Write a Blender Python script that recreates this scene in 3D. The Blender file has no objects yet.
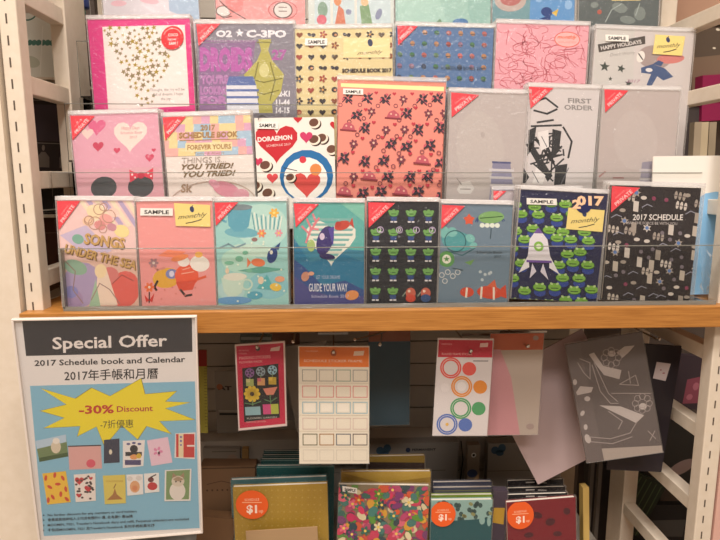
import bpy, bmesh, math, random
import numpy as np
from mathutils import Vector, Matrix
from mathutils.geometry import tessellate_polygon
C = bpy.context.scene.collection
R = math.radians
# ---------------------------------------------------------------- camera
F = 580.0; PITCH = R(9.3); YAW = R(2.6); CAM = Vector((0, 0, 1.5))
cd = bpy.data.cameras.new('camera'); cam = bpy.data.objects.new('camera', cd); C.objects.link(cam)
cd.sensor_width = 36; cd.lens = 36*F/720; cd.clip_start = .01
cam.location = CAM
cam.rotation_euler = (R(90)-PITCH, 0, -YAW)
bpy.context.scene.camera = cam
CR = cam.rotation_euler.to_matrix()
def ray(px, py): return CR @ Vector(((px-360)/F, (270-py)/F, -1))
def atY(px, py, Y):
    d = ray(px, py); return CAM + d*(Y/d.y)
def atX(px, py, X):
    d = ray(px, py); return CAM + d*(X/d.x)
# ---------------------------------------------------------------- materials
MATS = {}
def lin(h):
    h = h.lstrip('#'); v = [int(h[i:i+2], 16)/255 for i in (0, 2, 4)]
    return [c/12.92 if c <= .04045 else ((c+.055)/1.055)**2.4 for c in v]
def mat(c, rough=.55, metal=0, name=None, spec=.3):
    key = (c, rough, metal)
    if key in MATS: return MATS[key]
    m = bpy.data.materials.new(name or 'print_'+c.strip('#')); m.use_nodes = True
    b = m.node_tree.nodes['Principled BSDF']
    b.inputs['Base Color'].default_value = (*lin(c), 1)
    b.inputs['Roughness'].default_value = rough; b.inputs['Metallic'].default_value = metal
    b.inputs['Specular IOR Level'].default_value = spec
    MATS[key] = m; return m
def film(name, tint, fac, col, rough):
    """clear plastic: see-through share plus a glossy plastic share that grows at grazing angles"""
    if name in MATS: return MATS[name]
    m = bpy.data.materials.new(name); m.use_nodes = True; nt = m.node_tree; n = nt.nodes
    b = n['Principled BSDF']; b.inputs['Base Color'].default_value = (*lin(col), 1); b.inputs['Roughness'].default_value = rough
    t = n.new('ShaderNodeBsdfTransparent'); t.inputs[0].default_value = (*lin(tint), 1)
    lw = n.new('ShaderNodeLayerWeight'); lw.inputs[0].default_value = .12
    ns = n.new('ShaderNodeTexNoise'); ns.inputs['Scale'].default_value = 26; ns.inputs['Detail'].default_value = 2
    bp = n.new('ShaderNodeBump'); bp.inputs['Strength'].default_value = .25; bp.inputs['Distance'].default_value = .004
    nt.links.new(ns.outputs[0], bp.inputs['Height']); nt.links.new(bp.outputs[0], b.inputs['Normal'])
    mp = n.new('ShaderNodeMath'); mp.operation = 'MULTIPLY_ADD'; mp.inputs[1].default_value = .3; mp.inputs[2].default_value = fac
    nt.links.new(lw.outputs['Fresnel'], mp.inputs[0])
    mx = n.new('ShaderNodeMixShader'); nt.links.new(mp.outputs[0], mx.inputs[0])
    nt.links.new(t.outputs[0], mx.inputs[1]); nt.links.new(b.outputs[0], mx.inputs[2])
    g = n.new('ShaderNodeBsdfGlossy'); g.inputs['Roughness'].default_value = .16
    b2 = n.new('ShaderNodeBump'); b2.inputs['Strength'].default_value = .9; b2.inputs['Distance'].default_value = .006
    nt.links.new(ns.outputs[0], b2.inputs['Height']); nt.links.new(b2.outputs[0], g.inputs['Normal'])
    m2 = n.new('ShaderNodeMixShader'); m2.inputs[0].default_value = .035; nt.links.new(mx.outputs[0], m2.inputs[1]); nt.links.new(g.outputs[0], m2.inputs[2])
    nt.links.new(m2.outputs[0], n['Material Output'].inputs[0])
    MATS[name] = m; return m
def noisy(name, c1, c2, scale, rough=.6, bump=0, stretch=(1, 1, 1), metal=0, detail=4):
    if name in MATS: return MATS[name]
    m = bpy.data.materials.new(name); m.use_nodes = True; nt = m.node_tree; n = nt.nodes
    b = n['Principled BSDF']; b.inputs['Roughness'].default_value = rough; b.inputs['Metallic'].default_value = metal
    tc = n.new('ShaderNodeTexCoord'); mp = n.new('ShaderNodeMapping'); mp.inputs['Scale'].default_value = stretch
    ns = n.new('ShaderNodeTexNoise'); ns.inputs['Scale'].default_value = scale; ns.inputs['Detail'].default_value = detail
    cr = n.new('ShaderNodeValToRGB'); cr.color_ramp.elements[0].color = (*lin(c1), 1); cr.color_ramp.elements[1].color = (*lin(c2), 1)
    cr.color_ramp.elements[0].position = .3; cr.color_ramp.elements[1].position = .7
    l = nt.links.new
    l(tc.outputs['Object'], mp.inputs[0]); l(mp.outputs[0], ns.inputs['Vector']); l(ns.outputs[0], cr.inputs[0]); l(cr.outputs[0], b.inputs['Base Color'])
    if bump:
        bp = n.new('ShaderNodeBump'); bp.inputs['Strength'].default_value = bump; bp.inputs['Distance'].default_value = .002
        l(ns.outputs[0], bp.inputs['Height']); l(bp.outputs[0], b.inputs['Normal'])
    MATS[name] = m; return m
CREAM = noisy('cream_powder_coat', '#dccdb8', '#e2d4c1', 60, .45)
WALLM = noisy('painted_wall', '#d9cbb8', '#e0d3c2', 8, .8)
WOOD = noisy('orange_wood', '#a0672c', '#c08440', 14, .4, .1, (1, 6, 26))
SLEEVE = film('clear_sleeve', '#ffffff', .02, '#f4eeea', .2)
LOWF = film('thin_film', '#ffffff', .012, '#f4eeea', .15)
SEAM = film('sleeve_seam', '#ffffff', .16, '#fbf6f2', .25)
TOPS = film('sleeve_top', '#ffffff', .30, '#fdf9f6', .25)
def acrylic():
    m = bpy.data.materials.new('clear_acrylic'); m.use_nodes = True; nt = m.node_tree; n = nt.nodes
    t = n.new('ShaderNodeBsdfTransparent'); t.inputs[0].default_value = (.985, .99, .985, 1)
    g = n.new('ShaderNodeBsdfGlossy'); g.inputs['Roughness'].default_value = .04
    fr = n.new('ShaderNodeFresnel'); fr.inputs[0].default_value = 1.1
    mx = n.new('ShaderNodeMixShader'); l = nt.links.new
    l(fr.outputs[0], mx.inputs[0]); l(t.outputs[0], mx.inputs[1]); l(g.outputs[0], mx.inputs[2]); l(mx.outputs[0], n['Material Output'].inputs[0])
    return m
ACR = acrylic()
ACE = film('acrylic_edge', '#d8dcd8', .5, '#a9a69c', .2)
PAGE = mat('#e9dfd0', .8)
CHROME = mat('#c9c4bc', .25, 1, 'chrome')
# ---------------------------------------------------------------- helpers
def prop(o, label=None, cat=None, group=None, kind=None):
    if label: o['label'] = label
    if cat: o['category'] = cat
    if group: o['group'] = group
    if kind: o['kind'] = kind
    return o
class MB:
    def __init__(s): s.v = []; s.f = []; s.mi = []; s.ms = []
    def mid(s, m):
        if m not in s.ms: s.ms.append(m)
        return s.ms.index(m)
    def add(s, vs, fs, m):
        k = len(s.v); s.v += [tuple(v) for v in vs]; i = s.mid(m)
        for f in fs: s.f.append([k+j for j in f]); s.mi.append(i)
        return s
    def box(s, x0, x1, y0, y1, z0, z1, m):
        v = [(x, y, z) for x in (x0, x1) for y in (y0, y1) for z in (z0, z1)]
        return s.add(v, [(0, 1, 3, 2), (4, 6, 7, 5), (0, 4, 5, 1), (2, 3, 7, 6), (0, 2, 6, 4), (1, 5, 7, 3)], m)
    def prism(s, pts, y0, y1, m):
        """outline in x/z, extruded along y"""
        n = len(pts); v = [(p[0], y0, p[1]) for p in pts]+[(p[0], y1, p[1]) for p in pts]
        tr = tessellate_polygon([[Vector((p[0], p[1], 0)) for p in pts]])
        fs = [tuple(t) for t in tr]+[tuple(n+j for j in reversed(t)) for t in tr]
        fs += [(i, (i+1) % n, n+(i+1) % n, n+i) for i in range(n)]
        return s.add(v, fs, m)
    def tube(s, pts, r, m, n=10):
        pts = [Vector(p) for p in pts]; v = []; fs = []
        for i, p in enumerate(pts):
            d = (pts[min(i+1, len(pts)-1)]-pts[max(i-1, 0)]).normalized()
            a = d.orthogonal().normalized(); b = d.cross(a)
            if i and abs(a.dot(pa)) < .9:
                a = (pa-d*pa.dot(d)).normalized(); b = d.cross(a)
            pa = a
            for k in range(n):
                t = 2*math.pi*k/n; v.append(p+(a*math.cos(t)+b*math.sin(t))*r)
        for i in range(len(pts)-1):
            for k in range(n):
                fs.append((i*n+k, i*n+(k+1) % n, (i+1)*n+(k+1) % n, (i+1)*n+k))
        fs += [tuple(range(n-1, -1, -1)), tuple(range((len(pts)-1)*n, len(pts)*n))]
        return s.add(v, fs, m)
    def lathe(s, c, prof, m, n=20):
        """prof (radius, z) around vertical axis at c"""
        v = []; fs = []
        for r, z in prof:
            for k in range(n):
                t = 2*math.pi*k/n; v.append((c[0]+r*math.cos(t), c[1]+r*math.sin(t), c[2]+z))
        for i in range(len(prof)-1):
            for k in range(n): fs.append((i*n+k, i*n+(k+1) % n, (i+1)*n+(k+1) % n, (i+1)*n+k))
        fs += [tuple(range(n-1, -1, -1)), tuple(range((len(prof)-1)*n, len(prof)*n))]
        return s.add(v, fs, m)
    def build(s, name, parent=None, smooth=False, bevel=0):
        me = bpy.data.meshes.new(name); me.from_pydata(s.v, [], s.f)
        for m in s.ms: me.materials.append(m)
        me.polygons.foreach_set('material_index', s.mi)
        me.validate(); me.update()
        o = bpy.data.objects.new(name, me); C.objects.link(o)
        if parent: o.parent = parent
        if smooth:
            for p in me.polygons: p.use_smooth = True
        if bevel:
            b = o.modifiers.new('bevel', 'BEVEL'); b.width = bevel; b.segments = 2; b.limit_method = 'ANGLE'
        return o
def empty(name, loc, label, cat, group=None, mtx=None):
    o = bpy.data.objects.new(name, None); C.objects.link(o); o.empty_display_size = .02
    if mtx is not None: o.matrix_world = mtx
    else: o.location = loc
    return prop(o, label, cat, group)
# ---- text to triangles
TXT = {}
def textmesh(s, bold, shear):
    k = (s, bold, shear)
    if k in TXT: return TXT[k]
    cu = bpy.data.curves.new('t', 'FONT'); cu.body = s; cu.size = 1; cu.offset = bold; cu.shear = shear; cu.resolution_u = 2; cu.fill_mode = 'FRONT'
    o = bpy.data.objects.new('t', cu); C.objects.link(o)
    dg = bpy.context.evaluated_depsgraph_get(); dg.update()
    me = bpy.data.meshes.new_from_object(o.evaluated_get(dg)); me.calc_loop_triangles()
    v = [(q.co.x, q.co.y) for q in me.vertices]; t = [tuple(q.vertices) for q in me.loop_triangles]
    bpy.data.objects.remove(o); bpy.data.curves.remove(cu); bpy.data.meshes.remove(me)
    if v:
        x0 = min(p[0] for p in v); x1 = max(p[0] for p in v); y0 = min(p[1] for p in v); y1 = max(p[1] for p in v)
    else: x0 = y0 = 0; x1 = y1 = 1
    TXT[k] = (v, t, (x0, x1, y0, y1)); return TXT[k]
# ---- homography from a picture quad to a rectangle
def homog(src, dst):
    A = []; B = []
    for (x, y), (u, v) in zip(src, dst):
        A += [[x, y, 1, 0, 0, 0, -u*x, -u*y], [0, 0, 0, x, y, 1, -v*x, -v*y]]; B += [u, v]
    h = np.linalg.solve(np.array(A, float), np.array(B, float)); return np.append(h, 1).reshape(3, 3)
class Plane:
    def __init__(s, o, lean=0, yaw=0):
        """vertical plane through o, leaned back by lean, turned by yaw about z"""
        s.o = Vector(o); s.r = Vector((math.cos(yaw), math.sin(yaw), 0)); back = Vector((-math.sin(yaw), math.cos(yaw), 0))
        s.u = back*math.sin(lean)+Vector((0, 0, math.cos(lean))); s.y = s.u.cross(s.r)  # away from viewer
    def m(s, px, py):
        d = ray(px, py); t = (s.o-CAM).dot(s.y)/d.dot(s.y); p = CAM+d*t-s.o
        return p.dot(s.r), p.dot(s.u)
    def at(s, a, b): return s.o+s.r*a+s.u*b
class Sheet:
    """a rectangle fitted to a picture quad (TL,TR,BR,BL) lying in a plane; rest=True extends it down to the plane's foot"""
    def __init__(s, pl, quad, rest=False, fwd=0):
        s.pl = pl; c = [Vector(pl.m(*q)) for q in quad]
        tm = (c[0]+c[1])/2; bm = (c[2]+c[3])/2
        w = ((c[1]-c[0]).length+(c[2]-c[3]).length)/2; h = (tm-bm).length
        rr = (c[1]-c[0])+(c[2]-c[3]); up = tm-bm
        a = (math.atan2(rr.y, rr.x)+math.atan2(-up.x, up.y))/2
        s.a = a; ex = Vector((math.cos(a), math.sin(a))); ey = Vector((-math.sin(a), math.cos(a)))
        hv = h; s.w = w
        if rest:
            ctr = tm-ey*h
            low = min((ctr-ex*w/2).y, (ctr+ex*w/2).y)
            h = h+(low)/math.cos(a)
        s.h = h; org = tm-ey*h
        rx = pl.r*ex.x+pl.u*ex.y; ru = pl.r*ey.x+pl.u*ey.y; loc = pl.at(org.x, org.y)-pl.y*fwd
        s.mtx = Matrix(((rx.x, pl.y.x, ru.x, loc.x), (rx.y, pl.y.y, ru.y, loc.y), (rx.z, pl.y.z, ru.z, loc.z), (0, 0, 0, 1)))
        s.H = homog(quad, [(-w/2, h), (w/2, h), (w/2, h-hv), (-w/2, h-hv)])
        s.px = w/((Vector(quad[1])-Vector(quad[0])).length+(Vector(quad[2])-Vector(quad[3])).length)*2
    def uv(s, x, y):
        q = s.H @ np.array([x, y, 1.0]); return float(q[0]/q[2]), float(q[1]/q[2])
def project(p):
    q = CR.transposed() @ (p-CAM); return 360-F*q.x/q.z, 270+F*q.y/q.z
def best_plane(quad, Y, lean_max=6, yaw_max=12):
    """how a loosely hanging sheet is turned: the lean and yaw under which a true rectangle fits its four corners"""
    best = None; cx = sum(p[0] for p in quad)/4; cy = sum(p[1] for p in quad)/4; o = atY(cx, cy, Y)
    for le in range(-lean_max, lean_max+1):
        for ya in range(-yaw_max, yaw_max+1, 2):
            pl = Plane(o, R(le), R(ya)); sh = Sheet(pl, quad); w, h = sh.w/2, sh.h
            e = sum((Vector(project(sh.mtx @ Vector(c)))-Vector(q)).length_squared for c, q in zip(((-w, 0, h), (w, 0, h), (w, 0, 0), (-w, 0, 0)), quad))
            if best is None or e < best[0]-.02: best = (e, le, ya, pl)
    return best[3]
def clip(poly, x0, x1, y0, y1):
    for ax, lim, sg in ((0, x0, 1), (0, x1, -1), (1, y0, 1), (1, y1, -1)):
        out = []; n = len(poly)
        for i in range(n):
            p, q = poly[i], poly[(i+1) % n]; dp = (p[ax]-lim)*sg; dq = (q[ax]-lim)*sg
            if dp >= 0: out.append(p)
            if dp*dq < 0:
                t = dp/(dp-dq); out.append((p[0]+(q[0]-p[0])*t, p[1]+(q[1]-p[1])*t))
        poly = out
        if len(poly) < 3: return []
    return poly
class Art:
    """printed shapes laid as ink on one sheet; all coordinates are read off the sheet as seen from the front"""
    def __init__(s, sh, box=None, y=-.0001, rough=.5):
        s.sh = sh; s.mb = MB(); s.y = y; s.rough = rough
        s.bx = box or (-sh.w/2, sh.w/2, 0, sh.h)
    def tri(s, polys, c):
        m = c if not isinstance(c, str) else mat(c, s.rough)
        for p in polys:
            q = clip(p, *s.bx)
            if len(q) >= 3: s.mb.add([(a, s.y, b) for a, b in q], [tuple(range(len(q)))], m)
        s.y -= .000012
    def poly(s, pts, c): s.polys([pts], c)
    def polys(s, pls, c):
        out = []
        for pts in pls:
            u = [s.sh.uv(*p) for p in pts]
            if len(u) == 3: out.append(u); continue
            for t in tessellate_polygon([[Vector((a, b, 0)) for a, b in u]]):
                q = [u[i] for i in t]
                out.append(q)
        s.tri(out, c)
    def rect(s, x0, y0, x1, y1, c): s.poly([(x0, y0), (x1, y0), (x1, y1), (x0, y1)], c)
    def full(s, c):
        x0, x1, y0, y1 = s.bx; s.tri([[(x0, y0), (x1, y0), (x1, y1), (x0, y1)]], c)
    @staticmethod
    def epts(cx, cy, rx, ry, rot=0, n=18, a0=0, a1=360):
        o = []; k = n if a1-a0 >= 360 else n+1
        for i in range(k):
            t = R(a0+(a1-a0)*i/n); x = rx*math.cos(t); y = ry*math.sin(t); c_, s_ = math.cos(R(rot)), math.sin(R(rot))
            o.append((cx+x*c_-y*s_, cy+x*s_+y*c_))
        return o
    def ell(s, cx, cy, rx, ry, c, rot=0, n=18): s.poly(s.epts(cx, cy, rx, ry, rot, n), c)
    def ells(s, L, c): s.polys([s.epts(*e, n=10) for e in L], c)
    def ring(s, cx, cy, r, w, c, a0=0, a1=360, n=24, ry=None):
        ry = ry or r; o = s.epts(cx, cy, r, ry, 0, n, a0, a1); i = s.epts(cx, cy, r-w, ry-w, 0, n, a0, a1)
        k = len(o); e = k if a1-a0 >= 360 else k-1
        s.polys([[o[j], o[(j+1) % k], i[(j+1) % k]] for j in range(e)]+[[o[j], i[(j+1) % k], i[j]] for j in range(e)], c)
    def line(s, pts, w, c): s.lines([pts], w, c)
    def lines(s, L, w, c):
        out = []
        for pts in L:
            for p, q in zip(pts, pts[1:]):
                dx, dy = q[0]-p[0], q[1]-p[1]; l = math.hypot(dx, dy) or 1; nx, ny = -dy/l*w/2, dx/l*w/2; ex, ey = dx/l*w*.3, dy/l*w*.3
                a, b = (p[0]-ex, p[1]-ey), (q[0]+ex, q[1]+ey)
                out += [[(a[0]+nx, a[1]+ny), (b[0]+nx, b[1]+ny), (b[0]-nx, b[1]-ny)], [(a[0]+nx, a[1]+ny), (b[0]-nx, b[1]-ny), (a[0]-nx, a[1]-ny)]]
        s.polys(out, c)
    def hp(s, cx, cy, r, rot=0):
        o = []
        for i in range(22):
            t = 2*math.pi*i/22; x = 16*math.sin(t)**3; y = -(13*math.cos(t)-5*math.cos(2*t)-2*math.cos(3*t)-math.cos(4*t))
            x, y = x*r/16, (y+2)*r/16; o.append((cx+x*math.cos(R(rot))-y*math.sin(R(rot)), cy+x*math.sin(R(rot))+y*math.cos(R(rot))))
        return o
    def heart(s, cx, cy, r, c, rot=0): s.poly(s.hp(cx, cy, r, rot), c)
    @staticmethod
    def sp(cx, cy, r, n=5, inner=.42, rot=0):
        return [(cx+(r if i % 2 == 0 else r*inner)*math.sin(R(rot)+math.pi*i/n), cy-(r if i % 2 == 0 else r*inner)*math.cos(R(rot)+math.pi*i/n)) for i in range(2*n)]
    def star(s, cx, cy, r, c, n=5, inner=.42, rot=0): s.poly(s.sp(cx, cy, r, n, inner, rot), c)
    def stars(s, L, c, n=5, inner=.42): s.polys([s.sp(x, y, r, n, inner, a) for x, y, r, a in L], c)
    def flower(s, cx, cy, r, c, c2='#f0d060', n=6, rot=0):
        s.polys([s.epts(cx+r*.6*math.cos(R(rot+360*k/n)), cy+r*.6*math.sin(R(rot+360*k/n)), r*.42, r*.28, rot+360*k/n, 8) for k in range(n)], c)
        s.ell(cx, cy, r*.28, r*.28, c2, n=8)
    def text(s, t, x, y, h, c, w=None, al='c', rot=0, bold=.0, shear=0):
        """h = capital height, (x, y) = baseline anchor, w = forced width"""
        v, tr, (x0, x1, y0, y1) = textmesh(t, bold, shear); capv = textmesh('H', bold, 0)[2]; k = h/(capv[3]-capv[2])
        kx = k if w is None else w/(x1-x0); W = (x1-x0)*kx
        ox = {'c': -W/2, 'l': 0, 'r': -W}[al]; cr, sr = math.cos(R(rot)), math.sin(R(rot)); P = []
        for a, b in v:
            X = ox+(a-x0)*kx; Y = -b*k; P.append(s.sh.uv(x+X*cr-Y*sr, y+X*sr+Y*cr))
        s.tri([[P[i] for i in q] for q in tr], c)
    def build(s, name, parent): return s.mb.build(name, parent)
# ---------------------------------------------------------------- display levels
LEAN = R(1.5)
Y1 = 1.0; ST = .075; ROWY = [Y1+ST*i for i in range(4)]
Z1 = atY(360, 304.5, Y1).z
LIPH = atY(360, 247, Y1-.01).z-Z1
Z2 = atY(360, 172.5, ROWY[1]-.01).z-LIPH
Z3 = atY(360, 105, ROWY[2]-.01).z-LIPH
Z4 = 2*Z3-Z2
ROWZ = [Z1, Z2, Z3, Z4]
ROWP = [Plane((0, ROWY[i], ROWZ[i]), LEAN) for i in range(4)]
def corner_band(sh, parent, p, q, r, s1, s2):
    """red corner triangle: p corner, q along the top, r down the side"""
    a = Art(sh, y=-.0016); a.poly([p, q, r], '#ee4450')
    ang = math.degrees(math.atan2(q[1]-r[1], q[0]-r[0])); mx, my = (q[0]+r[0])/2, (q[1]+r[1])/2
    L = math.hypot(q[0]-r[0], q[1]-r[1]); dx, dy = p[0]-mx, p[1]-my; l = math.hypot(dx, dy)
    a.text('PRIVATE', mx+dx/l*1.3, my+dy/l*1.3, 3.4, '#ffd9d6', w=L*.56, rot=ang, bold=.01)
    a.text('SCHEDULE', mx+dx/l*7, my+dy/l*7, 1.1, '#f8b0ac', w=L*.3, rot=ang)
    o = a.build('corner_band', parent); o['label'] = 'red corner triangle reading PRIVATE'; return o
def sample(sh, parent, x0, y0, x1, y1, tl=0):
    a = Art(sh, y=-.0018); a.poly([(x0, y0), (x1, y0+tl), (x1, y1+tl), (x0, y1)], '#f4efe6')
    a.text('SAMPLE', (x0+x1)/2, (y0+y1)/2+(y1-y0)*.27+tl/2, (y1-y0)*.52, '#141416', w=(x1-x0)*.76, bold=.03, rot=math.degrees(math.atan2(tl, x1-x0)))
    o = a.build('sample_label', parent); o['label'] = 'white label reading SAMPLE'; return o
def monthly(sh, parent, quad, c='#f0d985'):
    a = Art(sh, y=-.0018); a.poly(quad, c); x = sum(p[0] for p in quad)/4; y = sum(p[1] for p in quad)/4
    h = (quad[2][1]-quad[1][1]); w = quad[1][0]-quad[0][0]
    a.ell(x-w*.02, y-h*.27, h*.1, h*.14, '#2a3560', -15); a.line([(x-w*.02, y-h*.4), (x+w*.01, y-h*.44)], .8, '#2a3560')
    a.text('monthly', x, y+h*.12, h*.2, '#1f1d1c', w=w*.82, rot=-6, shear=.5)
    a.line([(x-w*.18, y+h*.37), (x+w*.02, y+h*.31), (x+w*.24, y+h*.2)], .9, '#1f1d1c')
    o = a.build('monthly_label', parent); o['label'] = 'yellow label reading monthly'; return o
def sleeve(sh, parent, th, gx=.0015, gt=.005, seam=True, front=.0024, m=None):
    mb = MB(); w = sh.w/2+gx; m = m or SLEEVE
    mb.box(-w, w, -front, th+.0006, -.0003, sh.h+gt, m)
    if seam:
        mb.box(-w, w, -front-.0002, th+.0009, sh.h+.0012, sh.h+gt+.0004, TOPS)
        mb.box(-w-.0002, -w+.0012, -front-.0002, th+.0008, 0, sh.h+gt-.0016, SEAM); mb.box(w-.0012, w+.0002, -front-.0002, th+.0008, 0, sh.h+gt-.0016, SEAM)
    o = mb.build('sleeve', parent); o['label'] = 'clear plastic sleeve'; return o
def copy_thing(r, dx, dy, dz, label, group, skip=('sample_label', 'monthly_label', 'price_sticker')):
    c = r.copy(); C.objects.link(c); c.location = r.location+Vector((dx, dy, dz)); c['label'] = label; c['group'] = group
    for ch in list(r.children):
        if ch.name.split('.')[0] in skip: continue
        k = ch.copy(); C.objects.link(k); k.parent = c; k.matrix_parent_inverse = ch.matrix_parent_inverse.copy()
    return c
BOOKS = []
def book(desc, row, quad, col, art=None, th=.007, n=2, fwd=0, spine=None, band=None, samp=None, mon=None, slv=True, pitch=.0115, gt=.0075, extra=None, name='schedule_book', cat='schedule book', rest=True, pl=None, gx=.0015, group=None, where=None, solid=False):
    sh = Sheet(pl or ROWP[row], quad, rest, fwd)
    root = empty(name, None, desc, cat, group, sh.mtx)
    spine = spine or col; w, h = sh.w/2, sh.h
    a = Art(sh); a.mb.box(-w, w, 0, .0006, 0, h, mat(col, .45))
    if art: art(a)
    a.build('printed_face' if solid else 'cover', root)
    if solid: MB().box(-w, w, .0006, th, 0, h, mat(col, .6)).build('box_body', root)
    else: MB().box(-w+.0012, w-.0012, .0006, th-.0006, .0012, h-.0015, PAGE).build('page_block', root)
    if not solid: MB().box(-w, w, th-.0006, th, 0, h, mat(spine, .45)).build('back_cover', root)
    if band: corner_band(sh, root, *band, 0, 0)
    if samp: sample(sh, root, *samp)
    if mon: monthly(sh, root, mon)
    if extra: extra(sh, root)
    if slv: sleeve(sh, root, th, gt=gt if row is not None and pl is None else .002, gx=gx, seam=pl is None, m=None if pl is None else LOWF)
    BOOKS.append((root, desc, n, pitch, th, row))
    return root
# ================================================================ ROW 1 art
rnd = random.Random(7)
def art_songs(a):
    a.poly([(55, 198), (136, 198), (139, 250), (62, 250)], '#ecc9c4')
    for k in range(9): a.poly([(86+k*8-9, 200), (86+k*8-4, 200), (100+k*8, 222+k), (96+k*8, 224+k)], '#b9a6c6' if k % 2 else '#ecdcc0')
    for k in range(5): a.poly([(60+k*5, 236-2*k), (66+k*5, 234-2*k), (88+k*6, 252), (83+k*6, 254)], '#c9b8d0')
    for x, y, r, c in ((95, 212, 9, '#f0d9b0'), (106, 220, 7, '#e9a7a0'), (114, 213, 6, '#f2cfc0'), (100, 226, 6, '#d98f8c'), (88, 222, 6, '#efc9a8'), (122, 232, 8, '#f0dc9a'), (78, 240, 6, '#7fae9a'), (112, 228, 5, '#c98f9a')):
        a.ell(x, y, r, r*.8, c, 20)
    for k in range(7): a.ring(86+rnd.random()*40, 205+rnd.random()*30, 4+rnd.random()*3, .8, '#b98d78')
    a.poly([(62, 262), (139, 262), (139, 306), (64, 306)], '#e0b8a6')
    a.ell(82, 285, 19, 22, '#b29ec0', 10); a.ell(70, 300, 14, 12, '#a98fb2'); a.ell(76, 268, 12, 7, '#93b29a', 20)
    a.ell(125, 290, 15, 18, '#e2695f', 10); a.ell(110, 276, 9, 8, '#d9807a'); a.ell(72, 292, 7, 6, '#8e8ac0')
    a.poly([(98, 270), (106, 268), (118, 305), (96, 305)], '#f1d8c4'); a.ell(101, 272, 6, 7, '#f3d9ad'); a.poly([(90, 306), (96, 280), (101, 306)], '#a7c3a4')
    a.line([(66, 262), (76, 272), (74, 290), (84, 303)], .9, '#9b7c74'); a.line([(112, 285), (122, 276), (134, 282)], .9, '#a5524c'); a.line([(92, 300), (100, 284), (110, 290), (120, 304)], .9, '#a5847c')
    for dx, c in ((.9, '#7b5a34'), (0, '#cba264')):
        a.text('SONGS', 104+dx, 247+dx, 11, c, w=41, rot=8, bold=.035)
        a.text('UNDER THE SEA', 100+dx, 262+dx, 9, c, w=74, rot=14, bold=.03)
book('pastel schedule book lettered SONGS UNDER THE SEA, leftmost in the bottom row', 0, [(56, 201), (135, 201), (139, 306), (65, 305)], '#e7c0b6', art_songs, band=((56.5, 200.5), (80, 201), (59, 231)))
def art_pink(a):
    a.poly([(158, 256), (168, 250), (186, 252), (178, 258)], '#f08a68')
    a.ell(167, 278, 14, 10, '#e3ac3e', -8); a.ell(172, 274, 6, 5, '#7f86b8'); a.ell(172, 274, 2.5, 3, '#ded6e6')
    a.ell(187, 276, 12, 11, '#ea5f40', 10); a.lines([[(183, 270), (190, 268)], [(182, 274), (194, 272)]], 1, '#f2b09a'); a.poly([(176, 282), (197, 280), (193, 290), (180, 291)], '#d94f38')
    a.lines([[(158, 281), (155, 287), (157, 290)], [(181, 290), (186, 296), (192, 295)]], 2.2, '#3a2a28')
    a.ell(200, 264, 10, 8, '#f3ece2', 12); a.ell(184, 262, 6, 5, '#f3e9e0'); a.ell(180, 258, 9, 3, '#ee8c58', -15); a.ell(199, 255, 4, 3, '#efb45a')
    a.line([(150, 264), (158, 270), (165, 268)], 2, '#d78f84'); a.line([(197, 280), (206, 277)], 2.4, '#e2603f'); a.flower(154, 263, 5, '#a77f84', '#e3cfc2')
    a.flower(150, 287, 5, '#e9703c', '#f0d9c8'); a.line([(150, 292), (150, 302)], 1.2, '#3a2a28'); a.poly([(150, 300), (145, 294), (147, 302)], '#cf3730'); a.poly([(150, 300), (155, 293), (153, 302)], '#cf3730')
    for k in range(6): a.ell(160+rnd.random()*44, 285+rnd.random()*16, .8, .8, '#d27a72')
book('salmon pink schedule book with SAMPLE and monthly labels, second in the bottom row', 0, [(136, 202), (212.5, 201.5), (217, 306), (143, 306)], '#eb9c98', art_pink, samp=(140.5, 208, 173, 215.5, .4), mon=[(174, 203), (210.5, 205), (211, 227), (176, 226)])
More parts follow.
